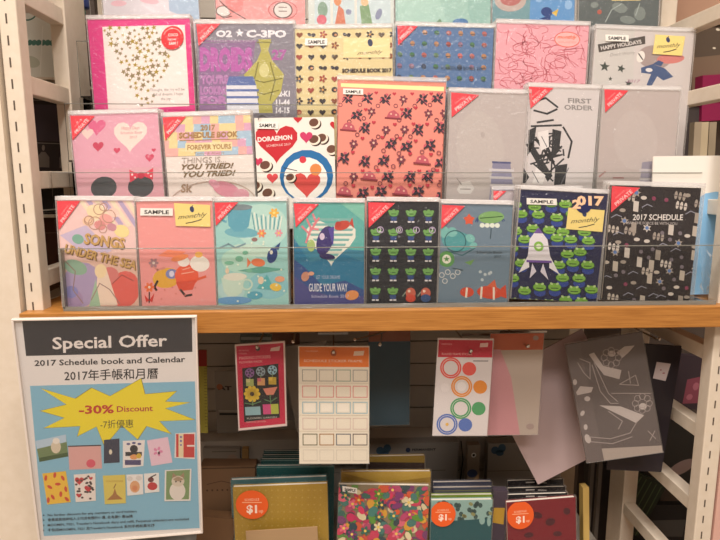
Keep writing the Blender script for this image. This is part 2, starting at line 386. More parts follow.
def art_tea(a):
    a.poly([(214, 202), (287, 202), (291, 306), (219, 306)], '#9fcfc9')
    for x, y, rx, ry, c in ((262, 226, 26, 22, '#b9ddd2'), (240, 260, 18, 12, '#b7dccb'), (270, 285, 20, 14, '#8ec6cd'), (232, 290, 14, 10, '#b4d6d4'), (256, 250, 24, 6, '#c3dccc')): a.ell(x, y, rx, ry, c, 8)
    a.ell(242, 232, 17, 5, '#6fb0bd', 4); a.poly([(227, 207), (252, 206), (249, 226), (243, 231), (235, 231), (229, 225)], '#5fa5b8'); a.ell(240, 207, 12.5, 3, '#7c8b90'); a.ring(227, 215, 7, 2.2, '#5fa5b8', 90, 270)
    for k in range(14): a.line([(255+k*1.9, 229), (252+k*2.3, 212+rnd.random()*8)], .9, '#f2f0e2' if k % 2 else '#4b93a0')
    a.flower(274, 213, 5, '#f0b84a', '#f4e08a'); a.flower(262, 233, 4.5, '#e9875c'); a.flower(279, 233, 4, '#e69aa8'); a.ell(255, 239, 3, 2, '#96706c')
    a.line([(220, 247), (229, 243), (236, 247), (246, 243)], 1.6, '#7b98a0')
    a.poly([(238, 270), (262, 266), (286, 269), (262, 273)], '#64a796'); a.ell(259, 262, 7, 4, '#e97c4e', 8); a.poly([(252, 262), (248, 257), (248, 267)], '#e97c4e')
    a.ell(273, 255, 5, 8, '#27407c', 15); a.poly([(275, 247), (281, 242), (279, 250)], '#27407c'); a.ell(272, 252, 1.6, 2, '#e8e4d4')
    a.ells([(240, 258, 4, 3, 0), (250, 270, 3, 2, 0), (230, 262, 5, 2, 0), (246, 252, 3, 2, 0)], '#7dbb9d')
    a.poly([(222, 277), (246, 276), (243, 292), (236, 297), (230, 297), (225, 291)], '#c8dccb'); a.ell(235, 300, 18, 4, '#6c9fca'); a.ell(236, 276, 12, 4, '#e0dccb'); a.ring(248, 284, 6, 1.8, '#c8dccb')
    a.poly([(258, 288), (268, 274), (276, 290)], '#5bb0b4'); a.ell(277, 287, 6, 4, '#e9c14e', 12); a.ell(281, 279, 5, 3, '#e8a17b'); a.ell(256, 295, 8, 4, '#5aa7bc'); a.ells([(262, 280, 3, 4, 0), (228, 270, 2, 3, 0)], '#e9cfb2')
    for k in range(16): a.ell(220+rnd.random()*66, 240+rnd.random()*62, 1, 1, '#e9efdc')
book('aqua schedule book printed with teacups, fish and shells, third in the bottom row', 0, [(214.7, 201.6), (286, 202), (290.5, 304), (219.4, 304)], '#a7d4cd', art_tea, band=((215, 202), (238.5, 202), (216.5, 225)))
def art_heart(a):
    a.poly([(293, 203), (365, 203), (365, 250), (293, 245)], '#5faea6'); a.poly([(293, 236), (310, 262), (340, 252), (365, 262), (365, 306), (293, 306)], '#28779a')
    a.poly([(293, 258), (306, 268), (322, 285), (345, 280), (365, 290), (365, 306), (293, 306)], '#33518a'); a.poly([(293, 275), (312, 290), (330, 296), (365, 296), (365, 306), (293, 306)], '#4a4b86')
    a.poly([(340, 203), (365, 203), (365, 222)], '#7dc0ac')
    a.heart(331, 236, 25, '#e8e6d8')
    for k in range(9): a.poly([(309+max(0, k-3)*3.5, 218+k*5.0), (353-max(0, k-3)*3.5, 218+k*5.0), (352-max(0, k-3)*3.6, 220.4+k*5.0), (311+max(0, k-3)*3.7, 220.4+k*5.0)], '#7fb3ac')
    for p in ([(306, 242), (311, 228), (307, 219)], [(311, 230), (316, 222), (313, 214)], [(310, 234), (302, 226)], [(314, 224), (319, 218)], [(311, 228), (318, 229)]): a.line(p, 2, '#dd8088')
    a.ell(311, 245, 4, 6, '#a9bf74')
    a.ell(325, 240, 8, 15, '#3a2f70', 18); a.poly([(328, 228), (334, 226), (333, 246)], '#54459a'); a.ell(322, 236, 2.5, 3.5, '#d6c5d8'); a.ell(327, 256, 8, 3, '#31285e', 8)
    a.ell(342, 225, 8, 4.5, '#c4483a', -18); a.poly([(349, 223), (352, 217), (354, 228)], '#c4483a'); a.ell(338, 224, 3, 3, '#b63d34')
    a.ell(352, 295, 7, 5, '#dc8f52', -10); a.ell(305, 276, 4, 5, '#c98a70', 20); a.ell(311, 273, 3, 2, '#e0a080')
    a.text('LET YOUR DREAMS', 328, 278.5, 3.6, '#b9c4dc', w=24); a.text('GUIDE YOUR WAY', 328, 291, 8, '#e6e6ea', w=39, bold=.01); a.text('Schedule Book 2017', 330, 297.5, 3, '#c0c0d8', w=38)
book('teal and navy schedule book with a striped heart lettered GUIDE YOUR WAY', 0, [(294, 203), (364, 203), (364, 304.5), (294, 304.5)], '#3f86a0', art_heart, band=((294, 203.5), (319, 204), (296, 227)))
def cactus(a, x, y, s, pot='#27457e', c='#6fa556', d='#35602c'):
    a.ell(x, y-s*.2, s*.8, s*.55, d); a.ell(x, y-s*.25, s*.72, s*.47, c); a.ells([(x-s*.6, y-s*.55, s*.28, s*.24, 0), (x+s*.6, y-s*.55, s*.28, s*.24, 0), (x, y-s*.7, s*.25, s*.25, 0)], c)
    a.line([(x-s*.35, y-s*.15), (x+s*.35, y-s*.15)], s*.13, d)
    a.poly([(x-s*.55, y+s*.3), (x+s*.55, y+s*.3), (x+s*.4, y+s*.95), (x-s*.4, y+s*.95)], pot); a.lines([[(x-s*.45, y+s*1.1), (x-s*.15, y+s*1.1)], [(x+s*.15, y+s*1.1), (x+s*.45, y+s*1.1)]], s*.25, '#ddd8d8')
def art_cacti(a):
    for j in range(5):
        for i in range(4):
            if (j == 0 and i == 0) or (j == 4 and i >= 2): continue
            cactus(a, 376+i*17.5-(j*.3), 215+j*19.5, 6.3)
    for i, x in enumerate((410, 425)): a.ell(x, 293, 5, 5.5, '#c2634f'); a.ell(x, 298, 5, 4, '#c8452f' if i == 0 else '#34507e'); a.ell(x-1.5, 291, 1.4, 1.4, '#e6cdb8'); a.line([(x-8, 296), (x-5, 292)], 1, '#8a9a8a')
    for ch, x in zip('2017', (380, 399, 416, 432)): a.ring(x, 230, 3.4, .7, '#c8b4d4'); a.text(ch, x, 232, 4.2, '#e8e2ea')
book('black schedule book printed with rows of green potted plants', 0, [(367.5, 202), (439, 202), (435.5, 304), (366, 304)], '#1f2128', art_cacti, band=((368, 202.5), (395, 203), (368.5, 228)))
def art_sea(a):
    a.ells([(478+rnd.random()*14, 270+rnd.random()*24, 1.6, 1.6, 0) for k in range(5)], '#bcc6c8')
    a.ring(490, 222, 15, 3, '#36507e', 180, 350, ry=9); a.ell(491, 217, 13, 6, '#7fae68', -4); a.ells([(482+i*5, 225, 2.6, 2.4, 0) for i in range(4)], '#e6ecde'); a.line([(480, 218), (502, 216)], .9, '#2f5a2c'); a.line([(491, 228), (490, 238)], 1, '#2e4a58')
    a.star(469, 219.5, 6, '#dd5a3c', 5, .62)
    a.ell(457, 241, 16, 10, '#4f9a9c', 10); a.ells([(444, 232, 5, 6, 0), (452, 232, 5, 5, 0), (470, 238, 5, 4, 30), (473, 245, 4, 3, -20)], '#78b8b0'); a.ring(455, 241, 11, 1, '#245c64'); a.line([(446, 251), (462, 255), (474, 248)], 1, '#245c64')
    a.ell(446, 259, 8, 8, '#5f9a56'); a.ell(446, 259, 4.5, 4.5, '#ece8d8'); a.star(446, 259, 3.2, '#5f9a56'); a.poly([(464, 262), (474, 259), (470, 265)], '#6e9a58')
    for x, y in ((441, 275), (447, 272), (452, 276), (444, 281), (457, 272)): a.ring(x, y, 2.8, .8, '#cfd0cc')
    a.line([(452, 268), (462, 270)], 1, '#2f444c')
    a.ell(489, 292, 13, 6.5, '#d0482c', 4); a.ell(466, 292, 7, 5, '#d0482c'); a.poly([(500, 288), (505, 284), (506, 298), (500, 296)], '#d0482c'); a.lines([[(481, 287), (480, 298)], [(493, 286), (493, 299)], [(466, 288), (465, 297)]], 2, '#e9ddcc'); a.poly([(486, 286), (494, 279), (496, 287)], '#d6603c')
    a.text('Schedule Book', 489, 253, 2.6, '#26333c', w=26); a.text('2017', 497, 257, 2.4, '#26333c')
book('slate grey schedule book printed with a red fish and a starfish', 0, [(442, 204.4), (512.5, 205), (506.7, 303.6), (436.7, 303.6)], '#6f8494', art_sea, band=((441.5, 205), (465, 206), (441, 229)))
def art_rocket(a):
    for j in range(9):
        for i in range(5):
            x = 514+i*17+(j % 2)*8-j*.6+rnd.random()*6-2; y = 204+j*12+rnd.random()*7-2
            if 523 < x < 549 and 232 < y < 278: continue
            if x > 575 and y < 232: continue
            a.ell(x, y+5, 6, 4, '#2b4392'); a.ell(x, y, 7, 4.2, '#2f5a26'); a.ell(x, y-.4, 6.4, 3.7, '#7cb042'); a.line([(x-3.5, y+.8), (x+3.5, y+.8)], .9, '#274a1e'); a.ells([(x-3, y-3.6, 1.5, 1.1, 30), (x+3, y-3.6, 1.5, 1.1, -30)], '#b9cf90')
    a.poly([(537, 228), (546, 240), (549, 262), (525, 262), (528, 240)], '#e3dde2'); a.poly([(537, 228), (542, 234), (532, 234)], '#6f4f9a'); a.ell(537, 247, 5, 5, '#86b84c'); a.ell(537, 247, 2.6, 2.6, '#d9e6c0')
    a.polys([[(526, 256), (516, 274), (527, 268)], [(548, 256), (557, 274), (547, 268)]], '#e6e0e2'); a.lines([[(525, 262), (549, 262)]], 2.4, '#6f4f9a'); a.polys([[(530, 264), (527, 279), (534, 272)], [(541, 264), (546, 280), (538, 272)]], '#d6cfda')
    a.ell(583, 205, 8, 8, '#2a2f5a')
    a.text('2', 576, 208, 9, '#f3c7a0', w=8.5, bold=.05); a.text('017', 590, 204.5, 9.5, '#f3c7a0', w=27, bold=.05)
book('navy schedule book crowded with green shapes, wearing SAMPLE and monthly labels', 0, [(520.5, 190), (608, 193.6), (592.5, 303), (507.5, 302.6)], '#1d2148', art_rocket, samp=(526, 198.6, 556.5, 205, .4), mon=[(568, 207.5), (604, 209.5), (601, 231), (565, 229)])
def art_doodle(a):
    r2 = random.Random(3); cols = ['#c4b8aa', '#a89c90', '#d4cac0']; D = []
    for k in range(900):
        x = 604+r2.random()*92; y = 192+r2.random()*110
        if any((x-q[0])**2+(y-q[1])**2 < 62 for q in D): continue
        D.append((x, y))
        if 628 < x < 688 and 208 < y < 224: continue
        t = r2.randrange(6); c = cols[r2.randrange(3)]
        if t == 0: a.ells([(x+i*4, y+i*.8, 1.6, 4, 10) for i in range(3)], c); a.line([(x-2, y), (x+11, y+2)], .8, '#554a4c')
        elif t == 1: a.star(x, y, 4.6, c, 6, .5, r2.random()*90); a.ell(x, y, 1.8, 1.8, '#5c7fb8')
        elif t == 2: a.poly([(x-2, y-6), (x+3, y-5), (x+2, y+5), (x-3, y+4)], c)
        elif t == 3: a.ell(x, y, 3, 1.8, c)
        elif t == 4: a.ell(x, y, 2, 2, '#8a3a58' if r2.random() < .4 else '#7a7078')
        else: a.line([(x-5, y+1), (x, y-2), (x+5, y)], .8, '#9a9aa8')
    a.text('2017 SCHEDULE', 657, 218.5, 5.6, '#efe8e2', w=50, rot=-1, bold=.015, shear=.1); a.text('MAY THE FORCE BE WITH YOU', 651, 223, 2.6, '#c8c0bc', w=50)
book('black schedule book with white doodles lettered 2017 SCHEDULE, rightmost in the bottom row', 0, [(613, 186.5), (700, 187), (689, 301), (599, 300)], '#221c20', art_doodle, n=1, band=((612.5, 187), (640, 188), (611, 212)), gt=.008, gx=.006)
book('grey schedule book peeping out behind the navy one, showing a red corner', 0, [(498, 190.5), (590, 190), (584, 303), (496, 303)], '#b9aeb0', None, n=0, fwd=-.036, band=((498.5, 191), (512, 191), (498.8, 203)))
# ================================================================ ROW 2
def art_hearts(a):
    a.poly([(66, 114), (160, 114), (170, 168), (78, 168)], '#dfa3b4'); a.poly([(78, 168), (170, 168), (172, 230), (84, 230)], '#dca6b0')
    a.heart(131, 133, 17, '#efd9cf'); a.text('Happy Days', 131, 130, 3.4, '#c47a86', w=18); a.text('Schedule Book', 132, 134.5, 2.6, '#c47a86', w=22); a.text('2017', 134, 139, 2.6, '#c47a86')
    a.heart(97, 125, 9, '#d9658c'); a.heart(88, 132, 6, '#e9cdc4'); a.heart(99, 145, 5.5, '#c8425e'); a.heart(118, 150, 3.4, '#cf4a68'); a.heart(151, 158, 4.5, '#cf4a68'); a.heart(155, 151, 2.2, '#cf4a68')
    # two plain dark pompoms, one wearing a spotted bow
    a.ell(106, 187, 13, 11, '#4a4d50'); a.ell(143, 187, 13, 11, '#4a4d50')
    a.polys([[(143, 176), (131, 170), (132, 183)], [(143, 176), (155, 169), (155, 181)]], '#d94256'); a.ell(143, 176, 3.4, 3.4, '#c2324a'); a.ells([(134, 175, 1.1, 1.1, 0), (137, 178, 1, 1, 0), (150, 174, 1.1, 1.1, 0), (153, 177, 1, 1, 0)], '#f2d8d8')
book('rose pink schedule book with hearts and two dark pompoms, leftmost in the second row', 1, [(69.5, 114), (158, 114), (166.7, 195), (80.5, 195)], '#dca0b0', art_hearts, band=((70.5, 114.5), (95, 115.5), (73.5, 139)))
def art_forever(a):
    cl = ['#e8b0a8', '#a9c3d6', '#ead39a', '#d9a5bf']; r2 = random.Random(5)
    a.full('#e8dcd4')
    for j in range(5):
        for i in range(11): a.rect(158+i*8.6+j, 116+j*8, 158+(i+1)*8.6+j, 124+j*8, cl[(i*3+j*5+r2.randrange(2)) % 4])
    a.text('2017', 208, 130.5, 5.6, '#a9814f', w=15, bold=.04); a.text('SCHEDULE BOOK', 209, 138, 6, '#a9814f', w=60, bold=.05); a.rect(180, 140, 241, 140.8, '#a9814f')
    a.rect(186, 143, 233, 152, '#ead9a6'); a.text('FOREVER YOURS', 210, 149.8, 5, '#a9814f', w=44, bold=.04); a.text('Today & Always', 210, 155, 2.4, '#a98a6c', w=30)
    a.text('THINGS IS...', 205, 163, 5.4, '#a99a8e', w=44); a.text('YOU TRIED!', 209, 169.2, 5.4, '#7d6647', w=52, bold=.03, shear=.3); a.text('YOU TRIED!', 211, 176.4, 5.4, '#7d6647', w=52, bold=.03, shear=.3)
    a.ring(215, 205, 44, 1, '#c7b0a2', 190, 350, ry=24); a.text('Sk', 189, 191, 8, '#a48a72', bold=.03)
    a.ell(228, 190, 14, 7, '#d98fa0', 20); a.ell(216, 184, 6, 3.5, '#dfa0b0', 30); a.ell(243, 196, 8, 6, '#d99aa8')
book('pastel checkered schedule book lettered FOREVER YOURS, second in the second row', 1, [(161.4, 116), (251, 115), (257, 195), (172, 195)], '#dcc4b8', art_forever, band=((162, 116.5), (185.5, 116), (166, 140)))
def cookie(a, x, y, r=6):
    a.ell(x+1.2, y+1, r, r*.9, '#3a2620', -20); a.ell(x, y, r, r*.86, '#efe2cf', -20); a.ell(x-.8, y-.8, r*.82, r*.68, '#6e4a3c', -20)
def art_plate(a):
    for x, y in ((314, 123), (322, 138.5), (314, 140), (265.5, 166), (256, 186), (268, 193), (332, 150)): cookie(a, x, y)
    a.heart(276, 139, 21, '#c42f38'); a.text('DORAEMON', 274.5, 141, 4.8, '#f1e3dc', w=34, rot=-5, bold=.04); a.text('SCHEDULE 2017', 278, 146.5, 2.2, '#efd8d0', w=24, rot=-5)
    a.heart(305.5, 136, 6.5, '#cc3f6a'); a.heart(272, 177, 5.5, '#d94f52'); a.heart(258, 161, 4.5, '#c93a5a'); a.heart(297, 118, 4.5, '#c42f38'); a.heart(335, 124, 5, '#c42f38')
    # generic blue-rimmed plate carrying a red heart biscuit
    a.ell(306, 176, 27, 26, '#2f6fa6'); a.ell(305, 179, 22, 21.5, '#f1ece4'); a.heart(306, 182, 14, '#d9534e'); a.ell(315, 170, 6, 6, '#dd8a4e', n=12); cookie(a, 290, 178, 5)
    a.lines([[(283, 168), (296, 171)], [(283, 176), (291, 176)]], .8, '#33404c'); a.ell(302, 160, 3.5, 3.5, '#d0404c')
book('white schedule book with a red heart and cookies lettered DORAEMON', 1, [(254, 119), (334, 116), (335.5, 195), (258, 195)], '#efe6dc', art_plate, samp=(256.5, 122.5, 277.5, 129.5), slv=False, n=1,
     extra=lambda sh, root: prop(MB().tube([(sh.uv(258, 119)[0]+.0, -.004, sh.h-.004), (sh.uv(258, 119)[0]+.002, -.004, sh.h+.003), (sh.uv(262, 119)[0], .003, sh.h+.005), (sh.uv(266, 119)[0], .004, sh.h)], .0007, mat('#3a3634', .4)).build('elastic_loop', root), 'dark elastic loop'))
def art_floral(a):
    r2 = random.Random(11); a.full('#e58f80')
    for j in range(7):
        for i in range(6):
            x = 345+i*18.5+(j % 2)*7+r2.random()*5-j*.5; y = 97+j*15.5+r2.random()*4; t = (i+2*j+r2.randrange(2)) % 4
            if t == 0:      # plain rose hats
                a.poly([(x-7, y+3), (x-4, y-3), (x+1, y-5), (x+6, y-1), (x+7, y+4)], '#bd5d68'); a.line([(x-8, y+3), (x+8, y+4)], 1.6, '#8e3f48'); a.ells([(x-2, y-1, 1, 1, 0), (x+3, y, 1, 1, 0)], '#e8b4a0')
            elif t in (1, 2):  # dark sprigs
                a.flower(x, y, 5.6, '#473d44', '#c96a70', 5, r2.random()*90); a.ells([(x+5*math.cos(k), y+5*math.sin(k), 1.8, 1.2, k*40) for k in (1, 3, 5)], '#c8606a'); a.lines([[(x-6, y+4), (x-2, y), (x+4, y+6)], [(x+5, y-5), (x+1, y)]], 1.1, '#3b3540')
            else:
                a.flower(x, y, 4.4, '#7f4450', '#e5b79f', 6, r2.random()*60); a.line([(x, y+3), (x-2, y+7)], 1, '#473d44')
            if r2.random() < .7: a.heart(x+9, y-6, 2, '#c0404e')
            if r2.random() < .5: a.ring(x-8, y+7, 2.2, .7, '#7f4450')
big = book('large coral schedule book patterned with dark sprigs and hats, standing tall', 1, [(338, 87), (447, 91), (437, 195), (335.5, 195)], '#e4897c', art_floral, samp=(342, 89, 363, 95, .5), slv=False, n=0, fwd=.0, th=.008, spine='#e08074')
def backer(desc, quad, col, row, fwd, th=.004, art=None, label2=None, **k):
    return book(desc, row, quad, col, art, th=th, n=0, fwd=fwd, **k)
backer('yellow notebook leaf edge showing behind the large coral schedule book', [(340, 83), (446, 85), (437, 195), (337, 195)], '#f0e3a4', 1, -.0095, slv=False)
backer('second large coral schedule book showing only its top edge behind the first', [(335.5, 79.5), (449.5, 79.5), (439, 195), (336, 195)], '#e5907e', 1, -.015, th=.008, spine='#e08074', gx=.001)
def art_lantern(a):
    a.full('#bdb2ae'); a.ell(478, 150, 24, 40, '#c1b7b2'); a.ell(481, 133, 2, 3, '#b4a9a5')
    a.poly([(490, 160), (508, 160), (512, 200), (485, 200)], '#8b88a0'); a.lines([[(487, q), (511, q)] for q in (168, 176, 184)], 2.6, '#cfc9ca'); a.line([(490, 160), (508, 160)], 2, '#50557e')
    a.poly([(452, 190), (456, 182), (466, 180), (470, 188), (466, 194), (455, 194)], '#d6d0cc'); a.lines([[(456, 189), (466, 189)], [(453, 178), (457, 184)]], 1, '#8e8682')
book('plain grey schedule book left of the FIRST ORDER one in the second row', 1, [(452, 94), (528, 92), (521.7, 195), (441, 195)], '#bdb2ae', art_lantern, band=((452.5, 94.5), (479, 95.5), (451.5, 117.5)), gx=.003)
def art_brush(a):
    K = '#2b2c30'; a.full('#d3cbc9')
    # dark ink brushwork on white, an abstract stand-in
    r2 = random.Random(14)
    a.lines([[(531, 104), (545, 99), (557, 108)], [(533, 112), (546, 115), (556, 110)], [(536, 124), (552, 121)], [(530, 128), (560, 126)], [(562, 128), (570, 142), (566, 158)]], 2, K)
    a.lines([[(528+r2.random()*34, 130+r2.random()*50), (528+r2.random()*34, 134+r2.random()*50)] for k in range(26)], 1.6, K)
    a.polys([[(527, 132), (535, 128), (532, 148), (525, 158)], [(551, 130), (560, 132), (557, 152), (549, 160)], [(524, 146), (530, 144), (550, 176), (545, 182)], [(553, 166), (565, 164), (562, 184), (551, 185)], [(521, 168), (527, 178), (523, 184), (520, 184)]], K)
    a.polys([[(536, 134), (547, 131), (547, 148), (539, 152)], [(534, 168), (543, 176), (540, 184), (530, 184)]], '#e6e0dd'); a.lines([[(540, 138), (545, 148)], [(566, 168), (558, 184)], [(530, 172), (536, 183)]], .9, '#6c6a6e')
    a.text('FIRST', 579.5, 103, 5, '#8f8a88', w=24, bold=.03); a.text('ORDER', 578, 110, 5, '#8f8a88', w=29, bold=.03)
book('white schedule book with black brushwork lettered FIRST ORDER', 1, [(528, 88), (600.5, 88), (589, 183), (520.5, 183)], '#d3cbc9', art_brush, band=((527.5, 88), (553, 88.5), (529, 110.5)), gx=.002)
def art_plain(a):
    a.full('#bfb2ad'); a.ell(635, 140, 22, 30, '#c3b7b2'); a.poly([(641, 162), (659, 160), (663, 195), (637, 195)], '#97919e'); a.lines([[(639, q), (661, q)] for q in (170, 179)], 2.6, '#c9c2c2')
    a.lines([[(598, 177), (604, 172)], [(612, 178), (622, 178)]], 1.6, '#a9807c')
book('plain warm grey schedule book, rightmost in the second row beside the white poster', 1, [(603, 90), (680, 90), (671, 185), (595.5, 185)], '#bfb2ad', art_plain, band=((604, 90), (628, 91), (604.5, 113)), gx=.002)
# ================================================================ ROW 3
def art_stars(a):
    a.poly([(102, 26), (185, 26), (192, 108), (111, 108)], '#ecdfd8'); r2 = random.Random(2); S = []; G = []
    for k in range(1500):
        x = 104+r2.random()*78; y = 27+r2.random()*78; t = (y-27)/78
        if abs(x-(143+t*4)) > (40-t*34): continue
        if x > 160 and y < 53: continue
        L = S if r2.random() < .5 else G
        if any((x-p[0])**2+(y-p[1])**2 < 19 for p in S+G): continue
        L.append((x, y, 1.8+r2.random()*2, r2.random()*70))
    a.stars(S, '#a08a2e', 5, .38); a.stars(G, '#8c7c58', 5, .45)
    a.text('Thought, the joy will be', 169, 92, 2.8, '#76706e', w=35, rot=1); a.text('full of dreams. I hope', 170, 96.5, 2.8, '#76706e', w=30, rot=1); a.text('the joy...', 169, 101, 2.8, '#76706e', w=12)
def coco(sh, root):
    a = Art(sh, y=-.0018); a.ell(173, 39, 11.6, 12, '#dd2b34', n=28)
    a.text('COCO', 173.5, 37.5, 3, '#f7dcd6', w=10, bold=.03); a.text('MEDAL', 173, 41.4, 1.7, '#f7dcd6', w=8); a.text('5AM !', 174, 46, 3, '#f7dcd6', w=9, bold=.03)
    a.ring(173, 39, 9.8, .8, '#f0a9a2', 200, 340); a.build('round_sticker', root)['label'] = 'round red sticker with white writing'
book('hot pink bordered schedule book with a heart of gold stars', 2, [(87, 18.5), (190, 19.5), (198, 110), (98, 107)], '#d93a82', art_stars, extra=coco, n=2, gt=.007)
def art_vase(a):
    a.full('#85808a')
    a.poly([(199, 43), (255, 42), (252, 72), (240, 74), (222, 90), (226, 112), (199, 112)], '#8a6a90')
    a.text('DROIDS', 226, 69, 24, '#b45ea6', w=52, bold=.07)
    for y, t in ((43, ''), (83, 'YOU\'RE'), (94, 'LOOKING'), (104, 'FOR')):
        if t: a.text(t, 214, y, 9, '#b07aac', w=28, bold=.06)
    a.text('27', 279, 59, 10.5, '#a85c9d', w=15, bold=.05)
    a.rect(199, 40, 256, 42, '#8d6a90'); 
    a.text('O2', 224, 36.5, 6.6, '#e3dfe2', w=16, bold=.05); a.star(239.5, 33, 4.4, '#e3dfe2'); a.text('C-3PO', 266, 36.8, 7.4, '#e3dfe2', w=40, bold=.05)
    a.text('THESE ARE NOT THE', 240, 41.5, 2, '#bdb4be', w=60)
    for y, t in ((96, '02-K1'), (105, '11-44'), (113, '14-15')): a.text(t, 283, y, 6, '#e3dfe2', w=14, bold=.05)
    # a plain gold vase and a blue-banded white jar, generic stand-ins
    G = '#b3ab5a'; g2 = '#7f7a3a'
    a.poly([(258, 39), (271, 39), (268, 50), (272, 60), (284, 74), (281, 92), (272, 104), (273, 113), (253, 113), (254, 104), (246, 92), (244, 74), (257, 60), (261, 50)], G)
    a.lines([[(258, 62), (254, 80), (258, 100)], [(270, 62), (275, 80), (270, 100)], [(247, 78), (264, 82), (282, 78)], [(249, 90), (264, 94), (279, 90)], [(257, 42), (271, 42)]], 1.3, g2); a.ell(264, 70, 5, 7, '#cfc88a')
    a.poly([(226, 84), (256, 84), (259, 113), (227, 113)], '#d9d8de'); a.poly([(229, 76), (253, 76), (256, 85), (226, 85)], '#5d6fa4')
    for q in (90, 97, 104): a.line([(227, q), (258, q)], 2.4, '#5d6fa4')
book('grey and purple schedule book lettered DROIDS and C-3PO', 2, [(196, 24), (294, 24), (297, 113), (199, 113)], '#85808a', art_vase, band=((197, 24.5), (220.5, 24), (199, 46)))
def art_icons(a):
    r2 = random.Random(4); cols = ['#3a3336', '#8a5038', '#33303a', '#a0493f', '#5b4a38']
    for j in range(8):
        for i in range(9):
            x = 299.5+i*11.7; y = 34.5+j*11
            if (x > 355 and 38 < y < 75 and False) or (x > 338 and y > 64): continue
            c = cols[r2.randrange(5)]; t = r2.randrange(4)
            if t == 0: a.ell(x, y, 3, 2.6, c); a.ell(x+.6, y+.4, 1.4, 1.2, '#c98a5a')
            elif t == 1: a.flower(x, y, 4, c, '#d9a060', 5)
            elif t == 2: a.heart(x, y, 3.2, c)
            else: a.ells([(x-2, y, 2.2, 1.6, 30), (x+2, y+.5, 2.2, 2, -20)], c)
    a.poly([(343, 38), (390, 38), (390, 58), (343, 58)], '#ecd9a0'); a.ell(370, 43, 2.6, 3.8, '#37405e', -10); a.text('monthly', 370, 54.5, 3.6, '#4a3b30', w=26, rot=-3, shear=.5)
    a.text('SCHEDULE BOOK 2017', 367, 72.5, 4, '#2d2526', w=50, bold=.05)
book('cream schedule book covered in tiny brown icons lettered SCHEDULE BOOK 2017', 2, [(294, 29), (392, 28), (394, 113), (298, 113)], '#dccb98', art_icons, samp=(305, 38.5, 327, 45.5), spine='#e0cf9c', n=2)
def art_blue(a):
    r2 = random.Random(8); cols = ['#b0605a', '#5f7f60', '#c96a66', '#b0805a', '#a05048', '#39465e', '#44724e', '#8d6a80']
    a.full('#56759f')
    for j in range(8):
        for i in range(8):
            x = 400.5+i*12-j*.6; y = 33+j*11.3
            if i < 2 and j == 0: continue
            c = cols[r2.randrange(8)]; a.ell(x, y, 2.8, 2.5, c, r2.random()*90, 7); a.line([(x-2, y+1), (x+2, y+1)], .8, '#33404e')
    a.text('SCHEDULE BOOK 2017', 462, 69.5, 3.2, '#33414f', w=44)
book('blue schedule book dotted with rows of tiny colourful motifs', 2, [(396.5, 27), (494, 27), (489, 100), (394, 100)], '#56759f', art_blue, band=((397, 26), (418.5, 26), (397.5, 47)), gx=.003)
def art_scribble(a):
    r2 = random.Random(12); L = []; a.full('#e2a3ac')
    for k in range(110):
        x = 496+r2.random()*88; y = 26+r2.random()*66; p = [(x, y)]; an = r2.random()*6.3
        for q in range(7): an += r2.random()*1.4-.5; x += 3.2*math.cos(an); y += 2.2*math.sin(an); p.append((x, y))
        L.append(p)
    a.lines(L, .6, '#c9606c'); a.ell(567, 39, 13, 8, '#e8b3b0', 0); a.ring(567, 39, 13, 1, '#de6a5e', ry=8); a.text('monthly', 567, 38, 3.4, '#e0694c', w=20, shear=.4, bold=.03); a.text('SCHEDULE 2017', 567, 42.5, 1.8, '#d8847a', w=18)
book('light pink schedule book covered in red scribbled outlines', 2, [(497, 24), (589, 25), (583, 100), (492, 100)], '#e2a3ac', art_scribble, gx=.002)
def art_cartoonless(a):
    a.full('#cfc6c2'); a.poly([(597, 30), (635, 30), (630, 113), (588, 113)], '#cbc6c0'); a.ell(654, 57, 17, 12, '#a5938e'); a.ell(670, 58, 14, 5, '#cf7d76', -6)
    a.poly([(597, 46), (645, 36), (645, 44), (598, 54)], '#4a4440'); a.text('HAPPY HOLIDAYS', 621, 47.5, 4, '#cfc8c2', w=42, rot=-11, bold=.04); a.text('Don\'t Worry', 622, 56, 3, '#9d9590', w=26, rot=-8, shear=.4)
    a.stars([(603.5, 68, 5.5, 5), (620, 69.5, 4.5, 20), (609, 80, 2.4, 0), (627, 84, 4, 10)], '#3d453e')
    a.polys([[(640, 68), (652, 64), (664, 68), (672, 76), (662, 80), (656, 76), (650, 86), (645, 85), (650, 74), (640, 73)], [(652, 64), (658, 60), (663, 62), (660, 66)]], '#43577f'); a.ell(648, 70, 3.5, 2, '#e3ddda'); a.ell(640, 57, 4, 6, '#e9e2da', 20); a.line([(638, 54), (642, 60)], 1.2, '#2c2626')
    a.text('2017', 632, 83, 3, '#b07a92', w=14, shear=.3)
book('pale grey schedule book with stars and a yellow monthly label', 2, [(595.5, 30), (695, 31), (684, 113), (587.5, 113)], '#cfc6c2', art_cartoonless, samp=(604.5, 36, 628, 42.5), mon=[(655, 34.5), (685, 35.5), (681, 55), (651.5, 54)], gx=.002)
